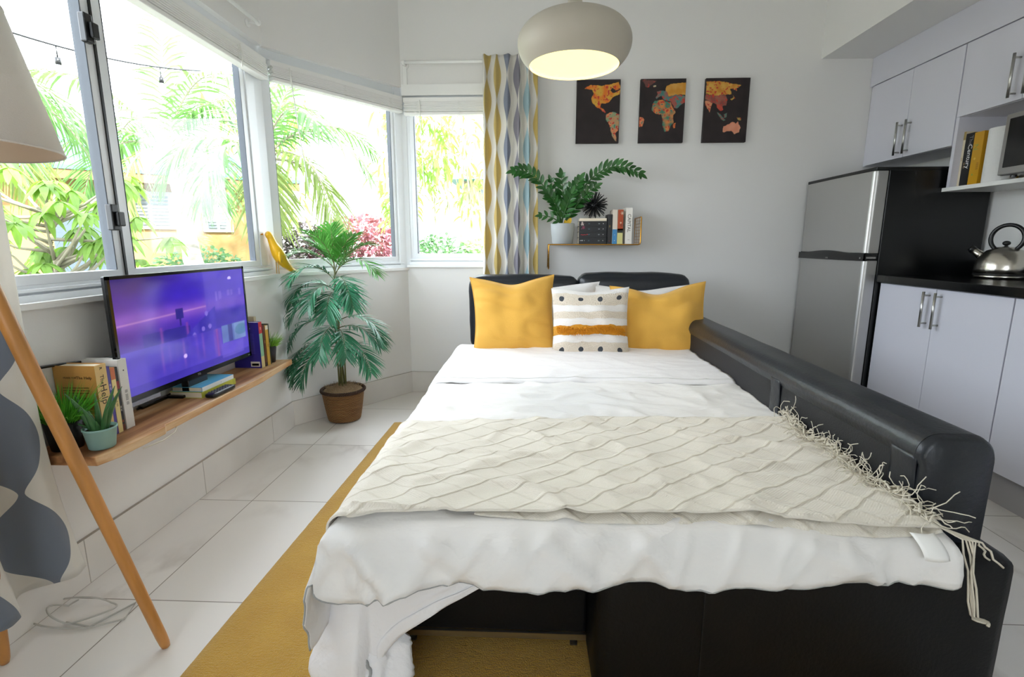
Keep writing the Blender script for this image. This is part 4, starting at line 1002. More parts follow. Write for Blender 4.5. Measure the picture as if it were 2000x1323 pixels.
# ---------------------------------------------------------------- yellow bird
bd = thing('bird_figurine', 'yellow bird figurine perched on the window sill corner', 'figurine', (-1.45, 2.86, .93))
path = [(-1.475, 2.795, 1.152), (-1.472, 2.80, 1.150), (-1.468, 2.812, 1.146), (-1.463, 2.822, 1.13), (-1.458, 2.832, 1.10), (-1.450, 2.846, 1.065), (-1.442, 2.862, 1.03), (-1.432, 2.885, .995), (-1.422, 2.91, .97), (-1.412, 2.935, .948), (-1.40, 2.965, .936), (-1.39, 2.99, .931)]
rad = [.004, .014, .020, .0195, .022, .031, .034, .029, .021, .014, .010, .006]
M_bird = mat('bird_yellow', '#f0b915', .3, coat=.4); b = MB()
def cr_(P_, n=5):
    out = []
    for i in range(len(P_) - 1):
        p0, p1, p2, p3 = [V(P_[max(0, min(len(P_) - 1, i + k))]) for k in (-1, 0, 1, 2)]
        for j in range(n):
            t = j / n; out.append(.5 * ((2 * p1) + (p2 - p0) * t + (2 * p0 - 5 * p1 + 4 * p2 - p3) * t * t + (3 * p1 - p0 - 3 * p2 + p3) * t ** 3))
    out.append(V(P_[-1])); return out
pp = cr_(path); rq = [v.x for v in cr_([(r, 0, 0) for r in rad])]
b.tube(pp, rq, 20); b.build('body', M_bird, bd, smooth=True)
MB().tube([(-1.485, 2.783, 1.150), (-1.50, 2.765, 1.146)], [.005, .0008], 8).build('beak', mat('bird_beak', '#d98b12', .4), bd, smooth=True)
for s_ in (-1, 1): MB().tube([(-1.452 + s_ * .01, 2.85 - s_ * .008, 1.04), (-1.452 + s_ * .01, 2.85 - s_ * .008, .9305)], .0028, 6).build('leg', mat('bird_leg', '#caa05a', .5), bd)
for s_ in (-1, 1): b = MB(); b.ball((-1.442 + .016 * s_, 2.862 - .022 * s_ , 1.028), .03, 10, sc3=(.35, .55, 1.25)); b.build('wing', M_bird, bd, smooth=True)
# ---------------------------------------------------------------- palm in a basket
bc = (-1.185, 3.02, 0)
pm = thing('potted_palm', 'artificial palm with drooping fronds in a woven brown basket in the bay corner', 'potted plant', bc)
def wick():
    m = mat('wicker', '#8a5a33', .7); g = G(m); vec, u, v, z = g.uv('UV')
    a = g.m('SINE', g.m('MULTIPLY', v, pi * 24)); c_ = g.m('SINE', g.m('ADD', g.m('MULTIPLY', u, 2 * pi * 30), g.m('MULTIPLY', g.m('FLOOR', g.m('MULTIPLY', v, 24)), pi)))
    h = g.m('ADD', g.m('ABSOLUTE', a), g.m('MULTIPLY', c_, .35)); n = g.noise(vec, 6, 4, (1, 14, 1))
    c = g.mix(g.m('MULTIPLY', g.m('SUBTRACT', n, .3), 2.4), '#6e4322', '#cc9a62'); c = g.mix(g.m('POWER', g.m('SUBTRACT', 1, g.m('ABSOLUTE', a)), 1.2), c, '#3a2110')
    g.L.new(c, g.bsdf().inputs['Base Color']); g.L.new(g.bump(h, .9, .006), g.bsdf().inputs['Normal']); return m
M_wick = wick()
def bk(u, v):
    r = .095 + .031 * v ** .8; a = 2 * pi * u; r += .0025 * abs(sin(v * pi * 24)) + .0012 * sin(a * 40 + floor(v * 24) * pi); return (bc[0] + r * cos(a), bc[1] + r * sin(a), .008 + .185 * v)
b = MB(); b.grid(bk, 96, 90); b.lathe([(0, .008), (.097, .008)], bc, 48); bs = b.build('basket', M_wick, pm, smooth=True)
b = MB()
for k in range(3):
    b.tube([(bc[0] + (.129 + .006 * cos(a * 22 + k * 2.1)) * cos(a), bc[1] + (.129 + .006 * cos(a * 22 + k * 2.1)) * sin(a), .198 + .007 * sin(a * 22 + k * 2.1)) for a in [2 * pi * i / 220 for i in range(220)]], .0048, 6, closed=True)
b.build('braided_rim', M_wick, bs, smooth=True)
b = MB()
b.grid(lambda u, v: (bc[0] + .118 * v * cos(2 * pi * u), bc[1] + .118 * v * sin(2 * pi * u), .195 + .03 * (1 - v * v) + .006 * nz(cos(2 * pi * u) * v, sin(2 * pi * u) * v, 1, 14)), 60, 20)
rn = random.Random(12)
for i in range(300):
    a = rn.uniform(0, 2 * pi); q = .11 * sqrt(rn.random()); p = V((bc[0] + q * cos(a), bc[1] + q * sin(a), .205 + .02 * (1 - (q / .11) ** 2))); b.tube([p, p + V((rn.uniform(-.02, .02), rn.uniform(-.02, .02), rn.uniform(.005, .02)))], .0009, 4)
b.build('moss', mat('coir_moss', '#9a8060', .95, bump=.8, bscale=80), pm, kind='stuff')
M_frg = mat('palm_leaflet', '#37805c', .32, var=.35, vscale=9, spec=.6); M_st = mat('palm_stem', '#6a6a3e', .6, bump=.3, bscale=60)
b = MB(); rn = random.Random(31)
tops = []
for i in range(5):
    a = i * 2 * pi / 5; p0 = V((bc[0] + .02 * cos(a), bc[1] + .02 * sin(a), .2)); top = V((bc[0] + .022 * cos(a * 2 + 1), bc[1] - .01 + .02 * sin(a * 2), .55 + .12 * i)); b.tube([p0, p0.lerp(top, .5) + V((.008 * cos(a), .008 * sin(a), 0)), top], [.006, .005, .003], 8)
b.build('stem', M_st, pm, smooth=True)
FR = [ # base z, azimuth (deg, 0=+x, 270=toward camera), initial elevation, length, droop
 (.98, 285, 80, .30, .8), (.96, 330, 66, .36, 1.2), (.96, 180, 70, .28, 1.3), (.94, -8, 62, .40, 1.5), (.98, 205, 50, .30, 1.3), (.95, -25, 45, .44, 1.9), (1.0, 240, 70, .30, 1.4),
 (.84, 196, 45, .40, 2.6), (.84, 250, 40, .36, 2.6), (.82, -50, 45, .40, 2.5), (.82, -85, 30, .34, 2.7), (.80, 220, 30, .42, 2.4),
 (.66, -12, 32, .44, 2.4), (.66, 212, 25, .42, 2.2), (.62, 262, 25, .38, 2.6), (.60, 300, 25, .34, 2.6), (.62, -20, 20, .40, 1.6),
 (.52, 205, 18, .46, 2.0), (.50, 235, 18, .44, 2.4), (.50, -35, 30, .44, 2.3), (.46, 222, 35, .46, 2.7), (.70, 275, 60, .26, 2.4), (.90, 170 + 60, 55, .40, 2.4), (.9, 310, 35, .34, 2.6)]
M_frt = mat('palm_leaflet_top', '#5fa548', .35, var=.3, vscale=9)  # brighter yellow-green used on the topmost fronds
for (z, az, el, L_, dr) in FR:
    b = MB(); d = V((cos(R(az)) * cos(R(el)), sin(R(az)) * cos(R(el)), sin(R(el))))
    frond(b, (bc[0], bc[1] - .01, z - .03), d, L_ * .84, 23, .150, .0150, dr * .75, .20, 0, 1, .0032, .20, 56, rn, 4, k=12)
    for i_, (x_, y_, z_) in enumerate(b.v):
        x_ = max(x_, XL + .012); q_ = (x_ - C1[0]) * (C1[1] - C2[1]) / bl + (y_ - C1[1]) * (C2[0] - C1[0]) / bl + .012
        if q_ > 0: x_ += q_ * (C2[1] - C1[1]) / bl; y_ -= q_ * (C2[0] - C1[0]) / bl
        if z_ > ZS - .03: y_ = min(y_, 3.2)
        b.v[i_] = (x_, y_, z_)
    b.build('frond', [M_frt if z > .93 else M_frg, M_st], pm)
# ---------------------------------------------------------------- gold wire shelf and what stands on it
ws = thing('wire_shelf', 'gold wire wall shelf on the back wall above the bed', 'shelf', (.41, 3.5, 1.095))
wx0, wx1, wy0, wz = .108, .712, 3.435, 1.092
def loop(P_, r, m=M_gold, name='frame'):
    return MB().tube(P_, r, 8).build(name, m, ws, smooth=True)
loop([(wx0, wy0, .935), (wx0, wy0, wz - .008), (wx0 + .004, wy0, wz - .002), (wx0 + .012, wy0, wz), (wx1 - .012, wy0, wz), (wx1 - .003, wy0, wz + .004), (wx1, wy0, wz + .014), (wx1, wy0, 1.262), (wx1, wy0 + .006, 1.27), (wx1, YB - .004, 1.27)], .0042)
loop([(wx0, YB - .006, .935), (wx0, YB - .006, wz), (wx1, YB - .006, wz), (wx1, YB - .006, 1.27)], .0038)
b = MB()
for i in range(32): x = wx0 + .012 + (wx1 - wx0 - .024) * i / 31; b.tube([(x, wy0, wz), (x, YB - .006, wz)], .0013, 5)
b.build('shelf_wires', M_gold, ws)
b = MB()
for i in range(9): z = wz + .012 + .165 * i / 8; b.tube([(wx1, wy0, z), (wx1, YB - .006, z)], .0014, 5)
for i in range(4): y = wy0 + (YB - .006 - wy0) * i / 3; b.tube([(wx1, y, wz), (wx1, y, 1.27)], .0014, 5)
b.build('end_grid', M_gold, ws)
b = MB(); b.tube([(wx0, wy0, .935), (wx0 - .0, wy0 + .02, .93), (wx0, YB - .006, .935)], .0038, 8)
for i in range(4): z = .97 + .03 * i; b.tube([(wx0, wy0, z), (wx0, YB - .006, z)], .0014, 5)
b.build('lower_end', M_gold, ws, smooth=True)
wz += .0035
zp = thing('potted_plant', 'glossy-leaved houseplant in a light grey pot on the gold wire shelf', 'potted plant', (.2, 3.53, wz))
pc_ = (.203, 3.535, wz)
MB().lathe([(0, 0), (.066, 0), (.070, .004), (.0745, .058), (.0755, .060), (.0755, .062), (.0765, .064), (.081, .134), (.0795, .137), (.076, .135), (.073, .120), (0, .120)], pc_, 56).build('pot', mat('pot_grey', '#b4b9bb', .6), zp, smooth=True)
MB().lathe([(0, .121), (.074, .121)], pc_, 24).build('soil', mat('soil', '#2b2018', .95, bump=.9, bscale=90), zp)
M_zz = mat('zz_leaf', '#2b5f26', .28, var=.35, vscale=14, spec=.6); M_zs = mat('zz_stem', '#3f6a35', .5)
rn = random.Random(7); O = V((pc_[0], pc_[1], wz + .12))
def zz(tip, mid, n, ls, start=.25, yb=0):
    P_ = [O + V((rn.uniform(-.03, .03), rn.uniform(-.03, .02), 0)), V(mid), V(tip)]; b = MB()
    def at(t): return P_[0] * (1 - t) ** 2 + P_[1] * 2 * t * (1 - t) + P_[2] * t * t
    pts = [at(i / 16) for i in range(17)]; b.tube(pts, [.006 * (1 - .7 * i / 16) for i in range(17)], 6, 1)
    for i in range(n):
        t = start + (1 - start) * i / (n - 1); p = at(t); tn = (at(min(1, t + .02)) - at(t - .02)).normalized(); sd = tn.cross(V((0, -1, .15))).normalized()
        for sg in (-1, 1):
            d = tn * .75 + sd * sg * .75 + V((0, rn.uniform(-.35, .2), rn.uniform(0, .2))); nr = V((rn.uniform(-.3, .3), -1, .5))
            leaf(b, p, d, nr, ls * rn.uniform(.85, 1.15) * (.7 + .5 * sin(pi * t)), ls * .44, .12, 0, 5, .2, .1)
    leaf(b, at(1), tn, (0, -1, .3), ls, ls * .4, .1, 0, 5, .2)
    b.build('stem', [M_zz, M_zs], zp, smooth=True)
for tip, mid, n, ls in (((-.115, 3.40, 1.560), (.06, 3.46, 1.60), 11, .066), ((.680, 3.42, 1.545), (.40, 3.46, 1.72), 15, .062), ((.185, 3.44, 1.52), (.21, 3.50, 1.38), 7, .075), ((.30, 3.42, 1.50), (.24, 3.48, 1.40), 8, .072),
                        ((.10, 3.42, 1.42), (.17, 3.46, 1.36), 7, .062), ((.40, 3.44, 1.46), (.30, 3.46, 1.40), 7, .062), ((.33, 3.50, 1.40), (.26, 3.52, 1.33), 6, .06), ((.06, 3.44, 1.28), (.14, 3.46, 1.28), 4, .05), ((.25, 3.43, 1.42), (.22, 3.46, 1.33), 6, .065), ((.12, 3.52, 1.50), (.16, 3.53, 1.36), 6, .06)):
    zz(tip, mid, n, ls)
b = MB(); leaf(b, (O.x + .03, O.y - .06, O.z + .0), (.3, -.2, 1), (0, -1, 0), .07, .03); leaf(b, (O.x + .02, O.y - .06, O.z), (-.2, -.2, 1), (0, -1, 0), .05, .025)
b.build('yellow_leaf', mat('yellow_leaf', '#c9a31f', .5), zp, label='yellowed leaf low in the plant')
# book stack on the wire shelf (lying flat, spines to the room) and upright books
def lay(x0, y, z):       # spine faces -y, lies flat: local x -> -y, local y -> +z, local z -> -x
    return Matrix(((0, 0, -1, x0), (-1, 0, 0, y), (0, 1, 0, z), (0, 0, 0, 1)))
labs = ['black paperback with a white figure on its spine, bottom of the wire-shelf stack', 'black paperback with red print on its spine, second from the stack bottom', 'black paperback with a small pink flower on its spine, in the wire-shelf stack', 'black paperback with a white ribbon on its spine, uppermost black one stacked']
z = wz + .0005; hs = (.042, .037, .034, .034)
def art(kind):
    if kind == 0: return [('•', .030, .12, '#f2f2f2'), ('•', .020, .06, '#f2f2f2'), ('•', .018, .20, '#f2f2f2')]
    if kind == 1: return [('~', .04, .12, '#c8232c'), ('•', .03, .30, '#c8232c'), ('~', .03, .22, '#c8232c')]
    if kind == 2: return [('*', .05, .16, '#b3476a'), ('•', .018, .10, '#c86f8c')]
    return [('&', .034, .12, '#e6d6d0'), ('•', .012, .20, '#b33a3a')]
for i in range(4):
    r = flatbook(labs[i], hs[i], .183, .125, '#101216', (0, 0, 0), M=lay(.489, 3.44, z), spine=[(a, b_, 1 - c, d) for a, b_, c, d in art(i) + [('IlIIl', .010, .36, '#5d7f8c'), ('IIIII', .009, .72, '#b8c0c4'), ('•', .020, .87, '#f2f2f2')]], group=None)
    z += hs[i] + .0004
flatbook('cream book lying on top of the black stack on the wire shelf', .018, .178, .122, '#e9dcc4', (0, 0, 0), M=lay(.487, 3.442, z), pages=M_pages)
zt_ = z + .0185
def upr(x): return (x, 3.44, wz)      # upright, spine to -y
RZ = -pi / 2
book('slim black upright book right of the black stack on the wire shelf', .027, .192, .125, '#17171a', upr(.494), RZ, [('IlIIlI', .010, .6, '#d9b35a'), ('•', .016, .1, '#c9302c')])
book('cream upright book with a blue foot on the wire shelf', .031, .222, .13, '#e2d5c4', upr(.526), RZ, [('•', .022, .27, '#f2f2f2'), ('•', .022, .10, '#f2f2f2')], bands=((0, .43, '#3f86b8'),))
book('colourful upright book with a flowery spine on the wire shelf', .036, .222, .13, '#d8d0bd', upr(.559), RZ, [('*', .05, .9, '#e9d9c0'), ('•', .05, .62, '#d9b79a'), ('*', .05, .55, '#3a1a12')], bands=((.40, 1, '#b04a22'), (.33, .45, '#20241a'), (0, .33, '#d6d08a')))
book('thick white upright book lettered in capitals at the right of the wire shelf', .042, .234, .135, '#ece8e0', upr(.612), RZ, [('CAPITAL', .030, .58, '#55504a'), ('I', .018, .12, '#55504a')], pages=M_pagew)
# urchin
uc = V((.408, 3.50, zt_ + .088)); b = MB(); rn = random.Random(3); b.ball(uc, .030, 12); NN = 95
ur = thing('spiky_ornament', 'black spiky sea-urchin ornament on the book stack of the wire shelf', 'ornament', (uc.x, uc.y, zt_))
b.build('core', M_black, ur, smooth=True)
for i in range(NN):
    y = 1 - 2 * (i + .5) / NN; a = i * 2.39996; r_ = sqrt(1 - y * y); d = V((r_ * cos(a), r_ * sin(a), y)); L_ = .095 * rn.uniform(.85, 1.05)
    if d.z < 0: L_ = min(L_, .0875 / max(.05, -d.z))
    if d.y > 0: L_ = min(L_, .1)
    MB().tube([uc + d * .02, uc + d * L_], [.0036, .0026], 6).build('spine', M_black, ur)
# ---------------------------------------------------------------- three canvases
OC = (.030, .022, .026)
def inpoly(x, y, P_):
    c = False; j = len(P_) - 1
    for i in range(len(P_)):
        if (P_[i][1] > y) != (P_[j][1] > y) and x < (P_[j][0] - P_[i][0]) * (y - P_[i][1]) / (P_[j][1] - P_[i][1]) + P_[i][0]: c = not c
        j = i
    return c
A1 = [([(165, 180), (230, 145), (330, 150), (430, 145), (540, 110), (555, 180), (500, 200), (470, 170), (440, 200), (480, 230), (555, 190), (545, 240), (500, 260), (455, 290), (430, 320), (400, 335), (345, 340), (335, 370), (365, 385), (375, 400), (340, 400), (290, 370), (245, 320), (235, 280), (265, 240), (250, 190), (200, 185)], '#e0761f', '#d9a83c'),
      ([(350, 385), (375, 400), (400, 430), (385, 432), (360, 410)], '#d96a50', '#c9503c'),
      ([(400, 450), (440, 430), (490, 425), (540, 450), (540, 560), (530, 620), (500, 650), (520, 735), (490, 725), (455, 640), (445, 560), (405, 520), (395, 480)], '#e08a5c', '#8fa07a')]
A2 = [([(775, 85), (940, 95), (900, 130), (850, 165), (815, 160), (800, 110)], '#6b3f3a', '#6b3f3a'), ([(895, 150), (925, 148), (925, 160), (900, 162)], '#c9bd9a', '#c9bd9a'),
      ([(1040, 150), (1120, 130), (1245, 120), (1245, 250), (1180, 240), (1120, 250), (1060, 255), (1030, 200)], '#cf8f2a', '#d9a24a'),
      ([(930, 215), (985, 200), (1060, 205), (1110, 245), (1180, 245), (1240, 265), (1240, 320), (1180, 360), (1150, 395), (1120, 380), (1090, 320), (1010, 300), (985, 250), (930, 290), (920, 270), (945, 245)], '#a5584a', '#4f7f7a'),
      ([(910, 310), (990, 295), (1040, 320), (1085, 325), (1105, 375), (1140, 430), (1110, 460), (1110, 540), (1085, 575), (1060, 630), (1020, 640), (1005, 600), (1000, 520), (985, 455), (930, 445), (885, 410), (890, 350)], '#d98545', '#3f7f66'),
      ([(745, 480), (790, 480), (805, 510), (785, 575), (750, 585)], '#e08a5c', '#e08a5c'), ([(1115, 545), (1140, 540), (1130, 595), (1110, 595)], '#d97a3a', '#d97a3a')]
A3 = [([(1455, 105), (1600, 100), (1700, 120), (1830, 150), (1780, 170), (1790, 210), (1760, 190), (1710, 185), (1720, 240), (1650, 240), (1540, 250), (1450, 230)], '#c9872a', '#d9a84a'),
      ([(1450, 235), (1540, 250), (1660, 240), (1680, 290), (1670, 350), (1620, 360), (1560, 340), (1500, 320), (1440, 290)], '#8a4840', '#a0604e'), ([(1500, 215), (1640, 220), (1600, 250), (1530, 250)], '#d9c7a0', '#d9c7a0'),
      ([(1440, 300), (1520, 325), (1500, 380), (1490, 425), (1465, 380), (1440, 355)], '#d9906a', '#d9906a'), ([(1560, 340), (1620, 345), (1640, 400), (1610, 415), (1570, 370)], '#b8413a', '#c9503c'),
      ([(1570, 420), (1600, 440), (1660, 510), (1640, 515), (1590, 470)], '#5f7f72', '#5f7f72'), ([(1640, 450), (1680, 430), (1670, 480), (1640, 480)], '#8f6a6a', '#5f7f72'), ([(1740, 240), (1765, 280), (1730, 305), (1715, 290), (1750, 270)], '#c9a24a', '#c9a24a'),
      ([(1640, 580), (1700, 545), (1740, 525), (1775, 545), (1790, 520), (1825, 590), (1800, 640), (1760, 655), (1720, 625), (1660, 630), (1625, 635)], '#e0987a', '#d98a6a'), ([(1785, 480), (1830, 490), (1825, 515), (1795, 505)], '#b8a050', '#b8a050')]
def canvas(label, x0, x1, P_, px, py):
    r = thing('canvas_print', label, 'picture', ((x0 + x1) / 2, YB, 1.766), 'world map canvases on the back wall')
    z0, z1 = 1.766, 2.166; MB().box(x0, x1, YB - .028, YB - .0005, z0, z1).build('stretched_canvas', mat('canvas_edge', '#241a1c', .7), r, bevel=.002)
    b = MB(); nu, nv = 120, 166; b.grid(lambda u, v: (x0 + .001 + (x1 - x0 - .002) * u, YB - .0286, z0 + .001 + (z1 - z0 - .002) * v), nu, nv); cs = []
    for j in range(nv + 1):
        for i in range(nu + 1):
            s, t = i / nu, 1 - j / nv; lx = px[0] + (px[2] - px[0]) * t; rx = px[1] + (px[3] - px[1]) * t
            X = lx + (rx - lx) * s + 9 * nz(s, t, 1, 16); Y = py[0] + (py[1] - py[0]) * t + 9 * nz(s, t, 5, 16); c = lin('#261b1d')
            k = .8 + .5 * nz(s, t, 9, 7); c = tuple(q * k for q in c)
            for P2, ca, cb in P_:
                if inpoly(X, Y, P2):
                    a_, b_ = lin(ca), lin(cb); q = max(0, min(1, .5 + 1.6 * nz(X / 60, Y / 60, 3, 1)))
                    c = tuple(u_ * (1 - q) + w_ * q for u_, w_ in zip(a_, b_)); e = nz(X / 22, Y / 22, 7, 1)
                    if e > .28 and ca not in ('#e0987a', '#cf8f2a'): c = lin('#c23a2c')
                    elif e < -.42 and ca in ('#d98545', '#a5584a', '#e08a5c'): c = lin('#3f7f76')
                    break
            cs.append(c)
    b.col = cs; b.build('print', mat('map_print', '#ffffff', .6, attr='Col', bump=.1, bscale=500), r)
canvas('dark canvas with an orange map of the Americas, partly behind the pendant lamp', .286, .574, A1, (85, 556, 78, 536), (88, 750))
canvas('dark canvas with a multicoloured map of Africa and Europe, middle of three', .706, 1.002, A2, (772, 1248, 742, 1210), (78, 750))
canvas('dark canvas with a map of Asia and a pink Australia, right of three', 1.130, 1.417, A3, (1455, 1930, 1410, 1878), (70, 740))
# ---------------------------------------------------------------- books on the kitchen shelf (spines face -x)
kb = 1.3925
def kbook(label, t, h, d, col, y1, **k): return book(label, t, h, d, col, (2.235, y1, kb), pi, **k)
kbook('slim cream book against the side panel of the kitchen shelf', .014, .275, .2, '#d9cdb4', 2.866, bands=((.85, 1, '#a8925a'),), spine=[('IlIIlIl', .010, .5, '#8a6a3a')])
kbook('black book with bold white title on the kitchen shelf', .050, .262, .2, '#131314', 2.851, spine=[('The', .030, .86, '#8a8a8a', .68), ('Century', .036, .56, '#f4f4f4', .68), ('IIlI IlII', .013, .4, '#b9a27a', .25)])
kbook('yellow patterned book on the kitchen shelf beside the paper roll', .056, .258, .2, '#c9971f', 2.799, spine=[('IIIIIII', .020, .35, '#8a5a12', .75), ('N', .04, .72, '#8fa04a', .3), ('•', .05, .5, '#e0bc4a', .35), ('•', .04, .2, '#8fa04a', .35)])
# ---------------------------------------------------------------- the garden outside
M_ground = mat('garden_ground', '#85837c', .9, var=.2, vscale=2)
struct(MB().box(-30, 12, -6, 34, -.36, -.30).build('trim_7', M_ground)); 
def leafmat(name, c, v=.35, vs=3):
    m = mat(name, c, .6, var=v, vscale=vs); g = G(m); t = g.n('ShaderNodeBsdfTranslucent'); cc = lin(c); t.inputs[0].default_value = (min(1, cc[0] * 1.5), min(1, cc[1] * 1.5), cc[2], 1)
    mx = g.n('ShaderNodeMixShader'); mx.inputs[0].default_value = .4; g.L.new(g.bsdf().outputs[0], mx.inputs[1]); g.L.new(t.outputs[0], mx.inputs[2]); g.L.new(mx.outputs[0], g.N['Material Output'].inputs[0]); return m
L_palm = leafmat('palm_green', (.10, .21, .07)); L_palmy = leafmat('palm_yellow', (.17, .225, .06)); L_tree = leafmat('broad_leaf', (.15, .27, .045), .4, 6)
L_lime = leafmat('lime_leaf', (.25, .38, .10)); L_bush = leafmat('bush_leaf', (.10, .20, .10), .5, 6); L_red = leafmat('croton_leaf', (.24, .085, .11), .5, 5); L_dark = leafmat('dark_leaf', (.075, .06, .065), .6, 5)
M_bark = mat('palm_bark', (.42, .37, .34), .9, bump=.6, bscale=8, var=.3, vscale=4, aniso=(1, 1, 6)); M_twig = mat('twig', (.30, .27, .20), .9)
M_yel = mat('yellow_stucco', (.27, .165, .06), .9, bump=.1, bscale=30); M_teal = mat('teal_roof', (.05, .21, .19), .6, bump=.4, bscale=6); M_fasc = mat('fascia_orange', (.15, .075, .025), .7)
M_shut = mat('shutter_grey', (.10, .12, .14), .5); M_wht = mat('outdoor_white', (.30, .30, .30), .6); M_door = mat('door_slate', (.045, .065, .08), .5)
def palm(label, base, crown, L_, az, seed, mat_=None, hang=.0):
    r = thing('palm_tree', label, 'palm tree', base, None); rn = random.Random(seed); B_, C_ = V(base), V(crown)
    pts = [B_.lerp(C_, i / 10) + V((.04 * sin(i * .9), 0, 0)) for i in range(11)]; MB().tube(pts, [.13 - .005 * i for i in range(11)], 14).build('trunk', M_bark, r, smooth=True)
    for i, a in enumerate(az):
        e, ln, dr = a[1], a[2], a[3]; d = V((cos(R(a[0])) * cos(R(e)), sin(R(a[0])) * cos(R(e)), sin(R(e))))
        b = MB(); frond(b, C_ + d * .05, d, L_ * ln, 27, .46 * L_ / 1.6, .042, dr, .5, 0, 1, .016, .12, 62, rn, 3, k=14)
        b.build('frond', [a[4] if len(a) > 4 else (mat_ or L_palm), M_twig], r)
palm('palm tree with a pale ringed trunk seen through the wide left window', (-3.86, 6.0, -.3), (-4.25, 6.0, 2.15), 1.7,
     [(95, 84, 1.05, .5), (200, 60, .9, 1.2), (150, 50, .9, 1.6), (0, 45, .95, 1.9), (-30, 30, .8, 2.4), (260, 0, .7, 2.8, L_palmy), (215, 35, .9, 2.2), (20, 15, .8, 2.0), (60, 60, .9, 1.2), (180, 25, .8, 1.8), (340, 62, .9, 1.4)], 5)
palm('palm tree with yellowing fronds seen through the angled middle window', (-2.95, 5.4, -.3), (-2.80, 5.4, 1.95), 1.5,
     [(-20, 20, .85, 2.4, L_palmy), (10, 5, .75, 2.2, L_palmy), (0, 45, .9, 1.9), (-60, -5, .5, 2.8, L_palmy), (40, 50, .9, 1.4), (-35, 55, .8, 1.6), (200, 40, .8, 2.0), (160, 60, .9, 1.4), (250, 30, .7, 2.4), (90, 80, .9, .8), (-10, 70, .9, 1.2)], 9)
palm('palm tree behind the floor lamp shade with low drooping fronds', (-5.0, 4.1, -.3), (-4.9, 4.1, 2.35), 1.6,
     [(20, 30, .9, 1.8), (50, 25, .9, 2.0), (0, 5, .8, 2.2, L_palmy), (75, 40, .9, 1.8), (-20, 25, .9, 2.2), (100, 50, .9, 1.6), (35, -5, .7, 2.4, L_palmy), (-60, 30, .8, 2.0), (180, 45, .8, 1.6)], 13)
def crown(b, c, rx, ry, rz, n, ll, lw, rn, m=0, droopy=.4, shell=.5):
    for i in range(n):
        while True:
            p = V((rn.uniform(-1, 1), rn.uniform(-1, 1), rn.uniform(-1, 1)))
            if shell < p.length < 1: break
        q = V((c[0] + p.x * rx, c[1] + p.y * ry, c[2] + p.z * rz)); d = V((p.x + rn.uniform(-.6, .6), p.y + rn.uniform(-.6, .6), p.z * .6 + rn.uniform(-.5, .5)))
        leaf(b, q, d, (rn.uniform(-1, 1), rn.uniform(-1, 1), 1), ll * rn.uniform(.6, 1.2), lw * rn.uniform(.7, 1.2), droopy, m, 3, .2)
# broad-leaved tree close to the left window
tr = thing('broadleaf_tree', 'bright green tree with drooping broad leaves outside the left window', 'tree', (-3.3, 3.35, -.3)); rn = random.Random(21)
T0 = V((-3.3, 3.4, -.3)); b = MB(); b.tube([T0, T0 + V((.02, 0, .7)), T0 + V((-.02, .05, 1.3))], [.05, .04, .028], 8); lv = MB()
for i in range(80):
    t = rn.uniform(.2, 1); s0 = T0 + V((0, 0, .35 + 1.25 * t)); a = rn.uniform(0, 2 * pi); ln = rn.uniform(.15, .75)
    e = s0 + V((cos(a) * ln, sin(a) * ln * .8, rn.uniform(.0, .42))); b.tube([s0, s0.lerp(e, .5) + V((0, 0, -.03)), e], [.013, .009, .005], 5)
    k = rn.randint(8, 11)
    for j in range(k):
        aa = 2 * pi * j / k + rn.uniform(-.2, .2); leaf(lv, e, (cos(aa), sin(aa), rn.uniform(-.45, .1)), (0, 0, 1), rn.uniform(.09, .145), .05, .75, 0, 5, .25)
b.build('branches', M_twig, tr, smooth=True); lv.build('foliage', L_tree, tr)
def bush(label, c, rx, ry, rz, n, m, ll=.10, lw=.05, seed=0, name='shrub', cat='shrub'):
    r = thing(name, label, cat, (c[0], c[1], -.3)); rn = random.Random(seed); b = MB()
    for i in range(7):
        a = i * .9; b.tube([(c[0] + .05 * cos(a), c[1] + .05 * sin(a), -.3), (c[0] + rx * .5 * cos(a), c[1] + ry * .5 * sin(a), c[2])], [.018, .008], 5)
    b.build('stems', M_twig, r); b = MB(); crown(b, c, rx, ry, rz, n, ll, lw, rn, shell=.35); b.build('foliage', m, r)
bush('dark green shrub before the yellow house, beside the ringed palm trunk', (-4.75, 7.1, .50), .75, .5, .55, 2000, L_bush, seed=1)
bush('low lime green shrub beyond the middle of the left window', (-4.95, 6.3, .42), .30, .3, .40, 300, L_lime, seed=2)
bush('rounded light green shrub seen beside the yellow bird', (-2.98, 6.1, .48), .28, .3, .42, 420, leafmat('shrub_light', (.18, .32, .14)), .08, .04, seed=3)
bush('dark purple-brown shrub below the yellowing palm', (-3.85, 8.6, .65), .62, .5, .80, 2800, L_dark, .11, .06, seed=4)
bush('large red and pink leaved croton seen through the middle window', (-3.0, 8.9, .95), 1.0, .5, .62, 2600, L_red, .12, .06, seed=5)
bush('low green shrub seen through the narrow right window', (-1.15, 6.2, .72), .42, .35, .50, 1500, L_bush, .09, .045, seed=6)
bush('spreading light green shrub beside the white garden wall', (-.70, 6.4, .70), .34, .3, .46, 900, leafmat('shrub_grey', (.22, .33, .17)), .09, .045, seed=7)
